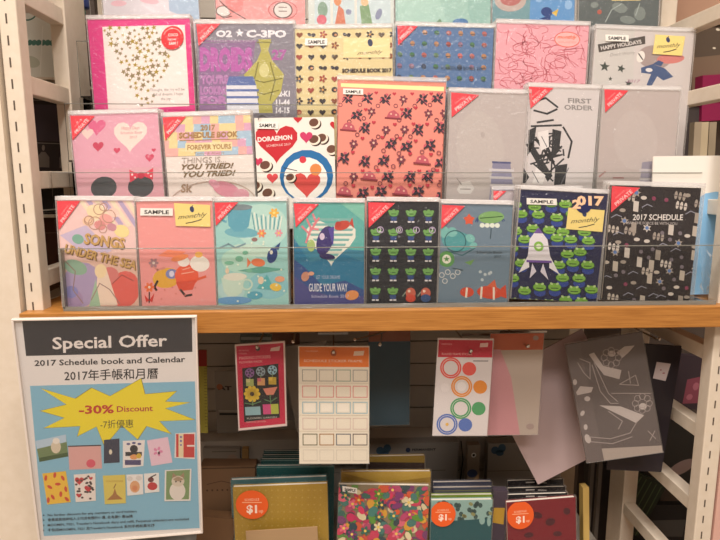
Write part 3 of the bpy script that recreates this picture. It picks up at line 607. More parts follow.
# ================================================================ ROW 4 (only feet of the covers are in view)
def art_cups(a):
    a.full('#e09a98'); W = '#d9d2cc'
    a.ell(222, 11, 8, 6, W); a.ring(222, 11, 8, 1, '#7c6660', ry=6); a.poly([(222, -5), (244, -5), (240, 10), (228, 13)], '#d88684'); a.lines([[(218, 0), (226, 8), (236, 14), (246, 20)], [(216, 14), (222, 18), (230, 16)]], 1.1, '#6c5450')
    a.ell(282, 9, 9, 8, W); a.ring(282, 9, 10, 1.2, '#6c5450', ry=8.6); a.ring(282, 9, 15, 1, '#c06a6c', ry=10); a.lines([[(278, 6), (286, 6)], [(278, 10), (286, 10)]], .9, '#7c6660')
book('salmon schedule book with outlined cups, half out of view at the top', 3, [(215, -60), (303, -60), (305, 30), (214, 30)], '#e09a98', art_cups, n=1)
def art_garden(a):
    a.full('#cdd2cc'); a.rect(314, -60, 390, 30, '#c2d0d2'); a.lines([[(331, -60), (331, 30)], [(355, -60), (355, 30)]], 2.5, '#dad6cc')
    a.poly([(334, 25), (338, 5), (343, 10), (345, 25)], '#c9765a'); a.ell(337, 0, 4, 6, '#d08a5e'); a.ell(322, 10, 5, 8, '#7f9a86'); a.ell(321, 20, 5, 5, '#cf6a78'); a.poly([(361, 26), (359, 6), (368, 4), (372, 26)], '#7f9c74'); a.ell(364, 2, 4, 4, '#dcb890'); a.ells([(348, 12, 3, 3, 0), (378, 14, 3, 6, 20)], '#8a8fa8')
book('pale schedule book with small garden pictures, half out of view at the top', 3, [(307, -60), (394, -60), (393, 30), (308, 30)], '#d5cfc6', art_garden, n=1)
def art_mint(a):
    a.full('#9dbfb4'); a.poly([(398, -60), (420, -60), (450, 30), (398, 30)], '#a8c8bc'); a.poly([(434, 24), (440, 18), (444, 24)], '#6f8f74'); a.ell(461, 22, 8, 4, '#4a78a8'); a.ell(480, 4, 12, 22, '#93b8ae')
book('mint green schedule book, half out of view at the top', 3, [(396, -60), (490, -60), (492, 30), (395, 30)], '#9dbfb4', art_mint, n=1)
def art_ocean(a):
    a.full('#6f969c'); a.ell(511, -2, 16, 12, '#b8a69e'); a.ell(511, -4, 11, 8, '#b06a66'); a.poly([(533, -60), (575, -60), (578, 30), (530, 30)], '#5f93c4'); a.ell(548, 11, 6, 5, '#23407c', 20); a.poly([(541, 18), (552, 14), (552, 21)], '#23407c'); a.poly([(553, 12), (560, 8), (558, 16)], '#d8b24a'); a.ells([(540, -2, 3, 3, 0), (570, 4, 4, 5, 0)], '#8fb4d8')
book('sea blue schedule book with a small navy fish, half out of view at the top', 3, [(494, -60), (574, -60), (577, 30), (492, 30)], '#6f969c', art_ocean, n=1)
def art_dark(a):
    a.full('#58605f'); a.rect(612, -10, 641, 1, '#d9c98a'); a.ells([(600, 12, 2.4, 2.4, 0)], '#b05a4c'); a.ells([(595, 5, 4, 3, 0), (620, 8, 8, 5, 20), (640, 14, 6, 7, 0), (628, 20, 8, 4, 10)], '#7a837e'); a.lines([[(606, 22), (612, 10), (622, 4)], [(640, 4), (636, 16)]], 1, '#99a39e')
book('dark grey schedule book with a yellow note, half out of view at the top', 3, [(580, -60), (662, -60), (658, 30), (579, 30)], '#58605f', art_dark, n=0)
def art_sky(a):
    a.full('#d8d2d6'); a.poly([(165, -60), (212, -60), (212, 30), (170, 12)], '#a9bccf'); a.ells([(120, 4, 8, 3, 0), (150, 2, 10, 3, 10)], '#e2b8c0'); a.poly([(90, -60), (104, -60), (104, 14), (92, 10)], '#c3b0b8')
book('pale blue and pink schedule book, cut by the top edge above the pink bordered one', 3, [(96, -60), (196, -60), (200, 30), (108, 30)], '#dccfd2', art_sky, n=0)
# spare copies standing close behind the front ones
for root, desc, n, pitch, th, row in BOOKS:
    words = desc.split(',')[0].split(); short = ' '.join(words[:11])
    for k in range(n):
        lab = ('spare copy right behind the ' if k == 0 else 'hindmost spare copy behind the ')+short
        c = copy_thing(root, rnd.uniform(-.0015, .0015), pitch*(k+1), 0, lab, 'spare copies in row %s' % ['one', 'two', 'three', 'four'][row])
RN = ['bottom row', 'second row', 'third row', 'top row']
for o in list(C.objects):
    if o.type == 'EMPTY' and o.get('category') == 'schedule book':
        z = o.location.z; i = min(range(4), key=lambda j: abs(ROWZ[j]-z)); o['group'] = 'schedule books in the '+RN[i]
# ================================================================ acrylic stand, shelf board
XL = atY(58, 240, Y1-.01).x; XR = min(atY(722, 240, Y1-.01).x, atY(704, 440, 1.0).x-.003)
stand = empty('acrylic_stand', (0, Y1, Z1-.004), 'clear tiered acrylic stand holding the rows of schedule books on the wooden shelf', 'display stand')
def loc(mb, name, lab=None, parent=stand, bevel=0):
    o = mb.build(name, parent, bevel=bevel); o.location = -parent.location
    if lab: o['label'] = lab
    return o
for i in range(4):
    y, z = ROWY[i], ROWZ[i]; yb = y+ST-.013 if i < 3 else y+.07
    l = -.60 if i > 1 else (XL if i == 0 else -.515); l = max(l, -.4995); r = XR if i < 2 else min(XR, .66)
    loc(MB().box(l, r, y-.0085, yb-.002, z-.004, z-.0004, ACR), 'tray_floor')
    lp = MB().box(l, r, y-.0115, y-.0085, z-.0035, z+LIPH, ACR)
    o = loc(lp, 'front_lip')
    e = MB().box(l, r, y-.0117, y-.0083, z+LIPH-.0011, z+LIPH+.0003, ACE)
    if i == 0:
        e.box(l, r, y-.0118, y-.0083, z-.004, z+.0035, ACE)
        e.box(l-.0005, l+.003, y-.0118, y+.03, z, z+LIPH, ACE)
    q = e.build('lip_edge', o); q['label'] = 'polished edge of the front lip'
    if i < 3: loc(MB().box(l, r, yb-.002, yb, z-.004, ROWZ[i+1]-.0042, ACR), 'riser')
    else: loc(MB().box(l, r, yb-.002, yb, z-.004, z+.2, ACR), 'riser')
for i in range(1, 4):
    for x in (-.4995, -.2, .2, .6): loc(MB().box(x, x+.003, ROWY[i]+.0, ROWY[i]+ST-.016, Z1-.004, ROWZ[i]-.0042, ACR), 'support_fin')
zt = Z1-.0042; zb = atY(450, 330.5, .975).z
board = MB().box(-.53, .80, .975, 1.40, zb, zt, WOOD).build('shelf_board', bevel=.0015)
prop(board, 'orange brown wooden shelf board carrying the acrylic stand of schedule books', 'shelf')
# ================================================================ gondola side frames
def frame(name, X0, X1, yf0, yf1, yr0, yr1, levels, rh, label, side):
    r = empty(name, ((X0+X1)/2, yf0, 0), label, 'shelf rack')
    p = MB().box(X0, X1, yf0, yf1, 0, 2.35, CREAM); po = loc(p, 'front_post', parent=r, bevel=.002)
    s = MB(); z = .03; dk = mat('#5d5044', .8)
    xc = X0+(X1-X0)*.42
    while z < 2.3: s.box(xc-.0013, xc+.0013, yf0-.0004, yf0+.002, z, z+.015, dk); z += .0335
    so = s.build('post_slots', po); so['label'] = 'row of dark slots down the post'
    loc(MB().box(X0, X1, yr0, yr1, 0, 2.35, CREAM), 'rear_post', parent=r, bevel=.002)
    for z in levels: loc(MB().box(X0+.003, X1-.003, yf1, yr0, z-rh, z, CREAM), 'cross_rail', parent=r, bevel=.0015)
    loc(MB().box(X0-.004, X1+.004, yf0-.01, yr1+.01, 0, .02, CREAM), 'foot', parent=r)
    return r
PL = atY(11, 150, 1.0).x; PR = atY(29, 150, 1.0).x
lv = [atX(18, 71, PR).z, atX(30, 171, PR).z, atX(42, 272, PR).z, atX(15, -22, PR).z]
frame('shelf_rack', PL, PR, 1.0, 1.03, 1.175, 1.27, lv+[.9, .6, .3], .03, 'cream slotted metal ladder frame at the left end of the shelves', -1)
QL = atY(704, 440, 1.0).x
lv = [atX(a_, b_, QL).z for a_, b_ in ((718, 352), (705, 430), (695, 503), (655, 540), (720, 2), (720, 83), (720, 200))]
frame('shelf_rack', QL, QL+.034, 1.0, 1.03, 1.27, 1.34, lv+[.3], .028, 'cream slotted metal ladder frame at the right end of the shelves', 1)
# neighbouring end panels
prop(MB().box(-1.3, PL-.004, .99, 1.015, 0, 2.35, CREAM).build('trim_1'), kind='structure')
prop(MB().box(QL+.038, QL+.5, 1.0, 1.02, 0, 1.15, noisy('pinkish_panel', '#d9ab9c', '#dfb3a4', 8, .6)).build('trim_2'), kind='structure')
# ================================================================ back panel of the bay
BACK = noisy('grey_slat_panel', '#a89f92', '#b5ab9e', 5, .5)
bp = MB(); z = .0
while z < 2.3:
    bp.box(-.50, .61, 1.435, 1.45, z, z+.057, BACK); z += .06
bp.box(-.50, .61, 1.45, 1.455, 0, 2.3, mat('#4a443e', .8))
bpo = bp.build('back_panel'); prop(bpo, 'grey slatted back panel behind the hanging packs', 'panel')
prop(MB().box(-3, 3.2, -6, 3, -.05, 0, noisy('floor_vinyl', '#8a7868', '#9c8a78', 6, .4)).build('floor'), kind='structure')
prop(MB().box(-3, 3.2, -6, 3, 4, 4.05, WALLM).build('ceiling'), kind='structure')
prop(MB().box(-3, 3.2, 3, 3.05, 0, 4, WALLM).build('wall_back'), kind='structure')
prop(MB().box(-3.05, -3, -6, 3, 0, 4, WALLM).build('wall_left'), kind='structure')
prop(MB().box(3.2, 3.25, -6, 3, 0, 4, WALLM).build('wall_right'), kind='structure')
# ================================================================ poster
PQ = [(12, 318.5), (197, 315.5), (203, 532), (40, 546)]
psh = Sheet(best_plane(PQ, .945, 12, 14), PQ)
poster = empty('poster', None, 'white framed Special Offer poster with a yellow starburst hanging off the shelf edge', 'poster', None, psh.mtx)
a = Art(psh, rough=.6); w = psh.w/2
a.mb.box(-w, w, 0, .002, 0, psh.h, mat('#ece6e2', .35))
a.poly([(22, 320.5), (192, 317), (192.5, 352), (26, 356)], '#23242b')
a.text('Special Offer', 110, 347.5, 12, '#efe6e0', w=115, rot=-1.5, bold=.02)
a.text('2017 Schedule book and Calendar', 110, 364, 5.8, '#1d1d22', w=151, rot=-1.5, bold=.02)
a.text('2017年手帳和月曆', 111.5, 379, 8.2, '#1d1d22', w=94, rot=-1.5, bold=.01)
a.poly([(30, 386), (195, 381.5), (199.5, 528), (44, 536)], '#86bdd6')
st = [(40, 388), (75, 398.5), (91.5, 387.5), (110, 396), (141.5, 378), (145.5, 394), (177.5, 391), (166, 401.5), (191, 402.5), (166, 408.5), (196, 420), (160, 421.5), (172, 434.5), (147, 426.5), (138, 440), (122, 426), (104.5, 447), (96.5, 427), (77, 437), (80, 426.5), (43, 428.5), (64, 418), (39.5, 411), (66, 404.5)]
a.poly(st, '#8a7a28'); cx, cy = 112, 411
a.poly([(cx+(x-cx)*.985, cy+(y-cy)*.975) for x, y in st], '#f0dc1e')
a.text('-30%', 96.5, 413.5, 8.5, '#c0281c', w=35, rot=-1.5, bold=.03); a.text('Discount', 135, 411.5, 5.8, '#b5332a', w=36, rot=-1.5, bold=.02)
a.text('-7折優惠', 117, 427.5, 6.2, '#3b3a20', w=33, rot=-1.5)
# little pictures printed on the poster
a.poly([(35.5, 441), (66, 434.5), (68.5, 456.5), (39.5, 462)], '#6f8558'); a.poly([(35.5, 441), (66, 434.5), (66.6, 442), (37, 449)], '#b9cfe0'); a.ell(56, 447, 5, 6.5, '#dccdb4'); a.ell(56.3, 441, 3.6, 3, '#eee6da'); a.poly([(39, 458), (68, 452.5), (68.5, 456.5), (39.5, 462)], '#3f5a30')
a.poly([(68.3, 446.4), (101, 445.4), (102.2, 468.5), (69.5, 470)], '#dfa9a4'); a.line([(68.3, 446.4), (101, 445.4)], 1.2, '#3a3336'); a.ell(91, 463.5, 4.6, 4.2, '#d9546a')
a.poly([(104, 440), (119.5, 438.5), (119.8, 462.5), (104, 463.5)], '#2c3248'); a.ell(110.7, 452, 1.6, 2.6, '#e6ddc4')
a.poly([(123, 441), (145, 440), (143.5, 466), (123, 468)], '#efe8e4'); a.ell(134, 449, 4, 4, '#23242b'); a.rect(125.5, 452, 142, 456, '#2c2a30'); a.ell(134, 457, 4, 2.6, '#e8a060'); a.ell(139, 456, 2.6, 2.6, '#d9b43a'); a.rect(125, 460, 141, 465, '#4a4672'); a.ells([(128.5, 444, 2, 1.2, 0), (134, 443, 2, 1.2, 0), (139.5, 444, 2, 1.2, 0)], '#5b5a8a')
a.poly([(147, 440.5), (168, 437), (172.5, 462.5), (151.5, 466)], '#ecc9d8'); a.flower(158, 451.5, 5, '#e08ab0', '#e8dce0', 5); a.ell(159, 453, 1.3, 1.6, '#5b3040')
a.poly([(175.5, 433.5), (195.5, 432.4), (194.8, 459), (174.5, 457.8)], '#efe4dc'); a.rect(176.2, 434, 178.6, 457, '#c73430'); a.rect(183.5, 434, 194.5, 457.5, '#c73430'); a.rect(178.6, 434, 183.5, 457, '#e9d8b0'); a.ells([(181, 437, 1.2, 1.2, 0), (181, 441, 1.2, 1.2, 0), (181, 445, 1, 1, 0)], '#7a70a8'); a.rect(187, 445, 194.6, 446.6, '#efe4dc')
a.poly([(42.5, 473.5), (66, 471), (71, 502), (47.5, 504.5)], '#efc23a')
r2 = random.Random(6)
for x, y in ((46, 478), (55, 475), (63, 478), (50, 487), (58, 484), (66, 489), (53, 497), (61, 494), (67, 499), (48.5, 500)): a.ell(x, y, 2.9, 1.5, '#cf4a2a', r2.random()*120)
a.poly([(74, 474.5), (95.5, 473), (96, 500.5), (76, 502)], '#efe4dc'); a.heart(79.5, 480, 4.5, '#c42f38'); a.heart(88.5, 488, 4, '#c42f38')
a.ells([(76+r2.random()*18, 476+r2.random()*23, 1.4, 1.1, 0) for k in range(26)], '#4c3c3a'); a.heart(79, 495, 2.4, '#c42f38'); a.heart(91, 478, 2, '#c42f38')
a.poly([(103, 475.5), (125.5, 474.5), (126, 503), (105, 504)], '#dcc95e'); a.text('CALENDAR', 115, 482, 2, '#b58a3a', w=17); a.poly([(107, 500), (113, 494), (115, 488), (117, 494), (123, 499)], '#a8743c'); a.line([(114, 488), (116, 484)], 1, '#8a6030')
a.poly([(126.5, 474.5), (143, 474), (143.5, 494), (127.5, 495.5)], '#eeeae6'); a.ell(135, 486.5, 5, 6, '#e0a878'); a.ell(135, 488, 2.6, 2.8, '#d98a5c'); a.ells([(130, 478.5, 3, 2.6, 0), (139, 478, 3, 2.6, 0)], '#ddd6d0')
a.poly([(144, 473.5), (159, 472.5), (159.5, 491.5), (145, 493)], '#eeeae6'); a.ell(152.5, 486, 5, 4, '#c22f35'); a.ell(151, 479.5, 3, 2.6, '#6a2e30'); a.line([(151, 477), (156, 474.5)], 1.2, '#2e2226')
a.poly([(165, 470), (191.5, 468.5), (190.5, 500.5), (164.5, 501)], '#ece6e0'); a.poly([(166.5, 471), (190, 469.5), (189, 499), (166, 499.5)], '#7b9862'); a.ell(177.5, 491, 8, 9, '#e5dcd2'); a.ell(178, 481, 6.5, 5.5, '#d8cbb8'); a.polys([[(172, 478), (173, 472.5), (177, 476)], [(180, 476), (184, 472), (184.5, 478)]], '#a08468'); a.poly([(173, 479), (178, 476), (184, 479), (180, 481), (176, 481)], '#a89074'); a.ells([(176, 481.5, .8, .8, 0), (180.5, 481.5, .8, .8, 0)], '#2e2c26')
for (t, y, x1) in (('No further discount for any members or card holders', 512.8, 137), ('會員或其他持咭人士均沒有額外優惠, 此為最優惠價錢', 517.6, 133), ("MOOMIN, 7321, Traveler's Notebook diary and refill, Perpetual calendars are excluded", 519.7, 189), ("不包括MOOMIN, 7321 及Traveler's Notebook 系列手帳和萬年曆", 526.6, 155)):
    y0 = {512.8: 516, 517.6: 520.8, 519.7: 526, 526.6: 531}[y]; L = x1-48
    a.text(t, 48, y0, 2.3, '#25303a', w=L, al='l', rot=-2.6, bold=.015); a.ell(44, y0-1, .7, .7, '#25303a')
a.build('printed_sheet', poster)
fr = MB()
for b in ((-w, w, psh.h-.003, psh.h), (-w, w, 0, .003), (-w, -w+.003, .003, psh.h-.003), (w-.003, w, .003, psh.h-.003)): fr.box(b[0]-.0005*(b[0] < 0), b[1], -.0042, .004, b[2], b[3], mat('#e9ddd2', .3))
o = fr.build('frame', poster, bevel=.0008); o['label'] = 'thin white frame'
MB().box(-w+.003, w-.003, -.0040, -.0028, .003, psh.h-.003, film('poster_acrylic', '#ffffff', .02, '#e6e6e4', .12)).build('clear_cover', poster)['label'] = 'clear plastic cover'
# poster on the right, blue and white
P3 = Plane((0, 1.052, Z1), R(3))
s3 = Sheet(P3, [(649, 156.5), (752, 155), (736, 300), (653, 300)], True)
r3 = empty('poster', None, 'white and light blue poster sheet standing behind the black doodle book', 'poster', None, s3.mtx)
a = Art(s3, rough=.6); a.mb.box(-s3.w/2, s3.w/2, 0, .003, 0, s3.h, mat('#f2ebe0', .5))
a.poly([(690, 300), (697, 205), (705, 199), (716, 197), (760, 200), (760, 300)], '#8fc3ea'); a.poly([(684, 300), (691, 207), (699, 201), (691, 300)], '#6fa6cc')
a.build('printed_sheet', r3)
# crumpled clear sleeve beside the black doodle book
cs = MB(); r2 = random.Random(9); y0 = 1.02
nx, nz = 5, 9; x0 = atY(700, 290, y0).x; x1 = atY(716, 290, y0).x
V = [(x0+(x1-x0)*i/nx+r2.uniform(-.002, .002)+.004*j/nz, y0+r2.uniform(-.006, .006)+.012*j/nz, Z1+.001+.1*j/nz) for j in range(nz+1) for i in range(nx+1)]
V2 = [(x, y+.002, z) for x, y, z in V]; n_ = len(V)
fs = [(j*(nx+1)+i, j*(nx+1)+i+1, (j+1)*(nx+1)+i+1, (j+1)*(nx+1)+i) for j in range(nz) for i in range(nx)]
cs.add(V+V2, fs+[tuple(n_+k for k in reversed(f)) for f in fs], SLEEVE); prop(cs.build('plastic_bag'), 'crumpled empty clear plastic bag at the right end of the acrylic stand', 'plastic bag')
# ================================================================ hooks and hanging packs
rail_y = 1.30
rz = zb-.022
rail = empty('hook_rail', (0, rail_y, rz), 'thin metal rail under the wooden shelf that carries the hooks', 'rail')
loc(MB().box(-.5, .62, rail_y, rail_y+.012, rz-.006, rz+.006, noisy('brushed_steel', '#8a857c', '#a29c92', 50, .35, metal=.8)), 'bar', parent=rail)
for x in (-.49, .0, .60): loc(MB().box(x, x+.012, rail_y+.012, 1.434, rz-.006, rz+.006, CHROME), 'bracket', parent=rail)
def hook(px, py, y0, lab, rear=None, bar=None):
    p = atY(px, py, y0); q = atY(rear[0], rear[1], 1.16) if rear else Vector((p.x, rail_y-.01, p.z))
    r = empty('peg_hook', (p.x, rail_y, rz), lab, 'hook', 'metal peg hooks under the shelf')
    loc(MB().tube([(q.x, rail_y, rz), (q.x, rail_y-.01, q.z), tuple(q), (p.x, y0+.006, p.z-.001), (p.x, y0, p.z+.002)], .002, CHROME), 'prong', parent=r)
    if bar:
        b0 = atY(bar[0], bar[2], 1.10); b1 = atY(bar[1], bar[2], 1.10); loc(MB().box(b0.x, b1.x, 1.10, 1.102, b0.z-.002, b0.z+.002, CHROME), 'label_bar', parent=r)
    m = MB(); m.lathe((p.x, y0, p.z+.002), [(.0004, -.0035), (.0025, -.0028), (.0037, 0), (.0025, .0028), (.0004, .0035)], CHROME, 12); loc(m, 'tip', 'round chrome tip', parent=r)
    loc(MB().box(q.x-.008, q.x+.008, rail_y-.006, rail_y-.0005, rz-.008, rz+.008, CHROME), 'clip', parent=r)
    return p
hook(257, 348, 1.035, 'metal peg hook carrying the pink red flower sticker pack')
hook(293, 342.5, 1.04, 'empty metal peg hook between the flower pack and the orange topped pack')
hook(333.5, 353, 1.035, 'metal peg hook carrying the cream sticker pack with orange header', None, (318, 348, 333.8))
hook(380, 345.5, 1.04, 'empty metal peg hook just right of the orange topped pack', (382, 336))
hook(355, 340.5, 1.06, 'slanting empty metal peg hook above the cream frame stickers', (385, 331.5))
hook(471, 352, 1.03, 'metal peg hook through the coloured ring sticker pack', (465, 342), (462, 490, 335))
hook(528, 347, 1.035, 'metal peg hook holding the translucent pink pack', (512, 333), (500, 547, 332.2))
hook(659, 340, 1.10, 'metal peg hook above the dark folder with white tag')
def pack(name, lab, cat, quad, Y, col, art, th=.002, yaw=0, lean=0, slv=True, m=None, tilt=0, parts=None, gx=.001, gt=.0015):
    pl = best_plane(quad, Y, 3, 10) if name in ('sticker_pack', 'plastic_bag') else Plane(atY(sum(p[0] for p in quad)/4, sum(p[1] for p in quad)/4, Y), lean, yaw); sh = Sheet(pl, quad)
    r = empty(name, None, lab, cat, None, sh.mtx); a = Art(sh)
    a.mb.box(-sh.w/2, sh.w/2, 0, th, 0, sh.h, m or mat(col, .5))
    if art: art(a)
    a.build('card', r)
    if slv: sleeve(sh, r, th, gx, gt, seam=False, front=.0016, m=film('pack_film', '#ffffff', .03, '#eee8e0', .2))
    if parts: parts(sh, r)
    return r
def a_flower(a):
    a.poly([(236.5, 346), (283, 343), (284.5, 423), (238.3, 429)], '#c62146'); a.ells([(258, 348.5, 2.4, 2.4, 0)], '#4c4440')
    a.text('DECORATION', 244, 351, 1.4, '#e79aa0', w=10); a.text('STICKERS', 243, 354, 1.4, '#e79aa0', w=8); a.poly([(271, 348), (280, 346), (279, 350.5), (270, 351)], '#e4c4bc')
    a.text('MASKING STICKERS', 255, 358.5, 2.8, '#eab0ac', w=31, rot=-3); a.text('FLOWER PACK', 251, 362.5, 2, '#eab0ac', w=23, rot=-3)
    a.poly([(242, 368), (278, 363), (279, 417), (243, 422.5)], '#1e2224')
    for x, y, c in ((249.5, 372.5, '#8f5f98'), (260.5, 371, '#8fa0a8'), (272, 369.5, '#9ac0cc')): a.ring(x, y, 4.6, 1, c); a.flower(x, y, 4, c, '#3c4448', 5); a.line([(x, y+4), (x, y+8)], .8, '#7f9a6a')
    for x, y, c, d in ((249.5, 382, '#a9b46a', '#cfc88a'), (260.8, 381, '#d9a06a', '#cf6a78'), (272, 380, '#c9a83a', '#e0c050')): a.rect(x-3.8, y-3.5, x+3.8, y+3.8, c); a.rect(x-3.8, y-3.5, x, y, d)
    a.flower(251.5, 393.5, 8.4, '#e2c03c', '#4a3820', 10); a.line([(252, 400), (252, 405)], 1, '#7f9a6a'); a.poly([(262.5, 388), (277, 386), (273, 394), (266, 394.5)], '#df8a72'); a.lines([[(269.5, 394), (270, 403)], [(264, 399), (270, 401), (276, 397)], [(244, 403), (252, 404), (260, 401)]], .9, '#5e8a5e')
    a.poly([(244, 407), (259.5, 406), (260, 414.5), (244.5, 415.5)], '#8fb6bc'); a.poly([(262, 404), (270, 403.5), (270.5, 413.5), (262.5, 414)], '#cf4a82'); a.poly([(270, 403.5), (277.5, 403), (278, 413), (270.5, 413.5)], '#b4bc4a')
    a.text('FLOWERS GARDEN', 261, 418.5, 1.8, '#c9c4b8', w=30, rot=-4); a.text('MASKING STICKER', 255, 422.5, 1.5, '#eab0ac', w=20, rot=-4)
pack('sticker_pack', 'pink red sticker pack with flower pictures hanging beside the Special Offer poster', 'sticker pack', [(235, 344.5), (284.5, 341.3), (286, 425), (237, 431.3)], 1.05, '#e6cfc8', a_flower)
def a_cal(a):
    a.full('#e6dcc8'); a.rect(299.5, 347, 368.5, 366.5, '#e5761f'); a.ell(333.5, 353, 3, 3, '#a8501a'); a.text('CALENDAR', 306, 352, 1.6, '#f0b890', w=12, al='l'); a.poly([(354, 351), (364, 350.5), (363, 355), (353, 355.5)], '#f3d9c2')
    a.text('SCHEDULE STICKER FRAME', 304, 361.8, 2.4, '#f3d9c2', w=58, al='l')
    for j, c in enumerate(('#a9a294', '#d9938a', '#9fbcc4', '#d8c2b4', '#6f6a4e', '#cfc4b2')):
        for i in range(4):
            x0 = 302.5+i*16.8; y0 = 369.5+j*16; b = c if j not in (4,) else ('#6f6a4e', '#a8784a', '#5c6470', '#6a5d56')[i]
            if j == 0: b = ('#a9a294', '#b3a89a', '#9aa692', '#a8a098')[i]
            a.lines([[(x0, y0), (x0+14, y0), (x0+14, y0+11), (x0, y0+11), (x0, y0)]], .9 if j != 5 else .5, b)
            if j == 2: a.rect(x0+1.5, y0+1.5, x0+12.5, y0+9.5, '#f0e8d8')
    for j in range(1, 6): a.line([(299, 366.6+j*16), (368.4, 366.6+j*16)], .35, '#cdbfa8')
pack('sticker_pack', 'cream sticker pack of empty frames with an orange header', 'sticker pack', [(298.6, 346.4), (369, 345.8), (369, 463.4), (298.6, 463.6)], 1.05, '#e6dcc8', a_cal)
def a_rings(a):
    a.full('#dcd4d2'); a.poly([(439, 340), (492.5, 340), (492, 357), (438, 357)], '#c8203c'); a.text('DECO', 442, 345, 1.6, '#f0a8ac', w=10, al='l'); a.poly([(480, 343), (488, 342.5), (487.5, 346.5), (479.5, 347)], '#edc9c4'); a.text('ROUND FRAME STICKER', 457, 354.8, 2, '#f3c2c0', w=30); a.ell(470, 352, 1.6, 1.6, '#5a1a20'); a.rect(473, 360, 488, 361, '#6c6466')
    for (x, y, c, x2, y2) in ((450.7, 367.5, '#e2584e', 469, 368.4), (461.5, 386, '#e08a2c', 480, 386.5), (460.5, 408, '#4a9c62', 478.5, 408.2), (446.7, 424, '#5472b8', 465, 424.6)):
        a.ring(x, y, 10.6, 3.6, c, n=28); a.ell(x2, y2, 7, 6.8, c, n=20); a.ring(x, y, 9, .4, '#e8e0dc', n=28)
    a.ell(461.5, 386, 4.6, 4.6, '#e9e2e0'); a.ell(446.7, 424, 1.6, 1.6, '#e2b45a'); a.ell(445, 387, 4.6, 4.4, '#e4dcda')
pack('sticker_pack', 'white sticker pack with coloured rings and dots under a red header', 'sticker pack', [(438.2, 338.3), (493.5, 338.5), (487, 435.8), (432, 435.4)], 1.045, '#dcd4d2', a_rings)
def a_pink(a):
    a.full('#b9a99c'); a.poly([(490, 334), (545, 333), (543, 350), (489, 351)], '#b5552a'); a.poly([(489, 350), (500, 350), (511, 378), (520, 435), (486, 435)], '#c98f94'); a.ell(530, 427, 4, 3, '#a8938c'); a.ell(536, 338, 3, 2.5, '#9c8a80')
pack('sticker_pack', 'translucent pink and grey pack with an orange top behind the coloured ring stickers', 'sticker pack', [(490, 334), (544.5, 333), (537.5, 434.7), (487, 434.7)], 1.065, '#b9a99c', a_pink)
FOLD = film('smoke_film', '#e8dcdc', .62, '#9c8c8a', .3)
pack('plastic_folder', 'plain lilac grey plastic folder hanging askew left of the flower printed bag', 'folder', [(484, 379), (582, 331), (637, 434), (539, 483.5)], 1.12, '#b09c9a', None, slv=False, m=mat('#b59f9e', .45), th=.003)
def a_bag(a):
    W = '#b3a8a2'; L = '#9d918c'
    a.full('#5d5350'); a.poly([(584, 449), (663, 445), (664, 456), (585, 464)], '#a3968c'); a.poly([(566, 345), (580, 342), (604, 463), (585, 464)], '#665b58')
    a.polys([[(589, 354), (594, 352), (603, 365), (621, 369), (619, 378), (604, 374), (596, 364)], [(616, 352), (624, 346), (634, 345), (628, 352), (622, 357)], [(599, 404), (620, 405), (644, 414), (636, 422), (624, 416)], [(576, 391), (580, 385), (593, 386), (591, 391), (577, 394)]], W)
    a.ells([(611.5, 353, 4, 3, 0), (642.5, 405, 4, 3.4, 0), (587, 397.5, 3, 2.6, 0), (575, 381, 2, 3, 0), (582, 412, 2, 3, 30), (585, 426, 2, 3, 0), (587, 438, 3, 5, -20)], W)
    for cx, cy in ((611, 357), (642, 402)):
        for k in range(8): a.ring(cx+7*math.cos(k*.785), cy+7*math.sin(k*.785), 3.4, .6, L, n=10)
    a.lines([[(592, 364), (600, 390), (610, 402), (618, 402)], [(594, 362), (608, 392), (617, 400)], [(619, 383), (635, 374), (638, 384), (619, 383)], [(628, 370), (630, 382)], [(611, 392), (650, 392)], [(580, 358), (590, 362), (590, 378), (584, 372), (578, 362)], [(588, 436), (610, 438), (630, 432), (637, 420)], [(590, 441), (612, 443), (632, 436)], [(608, 410), (622, 420), (618, 428)], [(648, 430), (656, 438)], [(655, 430), (650, 440)]], .8, L)
pack('plastic_bag', 'smoky clear bag printed with white flowers and birds', 'plastic bag', [(566, 345), (641, 332), (663.5, 452), (586, 463)], 1.06, '#5d5350', a_bag, th=.006, yaw=R(-4), slv=True, gt=.004)
def a_tag(sh, r):
    a = Art(sh, y=-.002); a.poly([(656.5, 359.5), (670, 361.5), (666.5, 377.5), (654, 374.5)], '#c9b9b6'); a.ells([(661, 367, 1, .6, 0), (664, 370, 1.4, .6, 0)], '#a05a60'); a.build('price_tag', r)['label'] = 'small white price tag'
pack('folder', 'dark charcoal folder with a small white tag, hanging right of the flower bag', 'folder', [(628, 343), (680, 346), (671.5, 476), (614, 466)], 1.10, '#3c3538', None, th=.005, parts=a_tag, slv=False, m=mat('#322c30', .35))
pack('notepad', 'dark teal notepad with an orange top hanging behind the empty hook', 'notepad', [(368, 329), (411, 329), (410.5, 425), (371, 425)], 1.20, '#20485a', lambda a: (a.rect(365, 329, 412, 342, '#8a4a26'), a.rect(365, 343, 412, 426, '#1f4656')), th=.006)
pack('ruler', 'yellow green ruler with a red end beside the right edge of the poster', 'ruler', [(196, 350), (207, 350), (206.5, 433), (197, 433)], 1.12, '#a39a44', lambda a: (a.rect(195, 349, 209, 368, '#8e2c26'), a.lines([[(204, 370+k*3), (207.5, 370+k*3)] for k in range(20)], .5, '#5c5a2a')), th=.002, slv=False)
pack('card', 'pale card with a black and orange mark hanging beside the flower sticker pack', 'card', [(214, 372), (237, 370), (237, 433), (216, 433)], 1.36, '#8e867c', lambda a: (a.text('AT', 224, 391, 4.5, '#3a2a24', w=14, bold=.05), a.ell(219, 388, 3, 3, '#a0603a'), a.line([(219, 415), (236, 415)], 2, '#2c2a28'), a.line([(218, 412), (236, 412)], 1, '#b8b0a4')), slv=False)
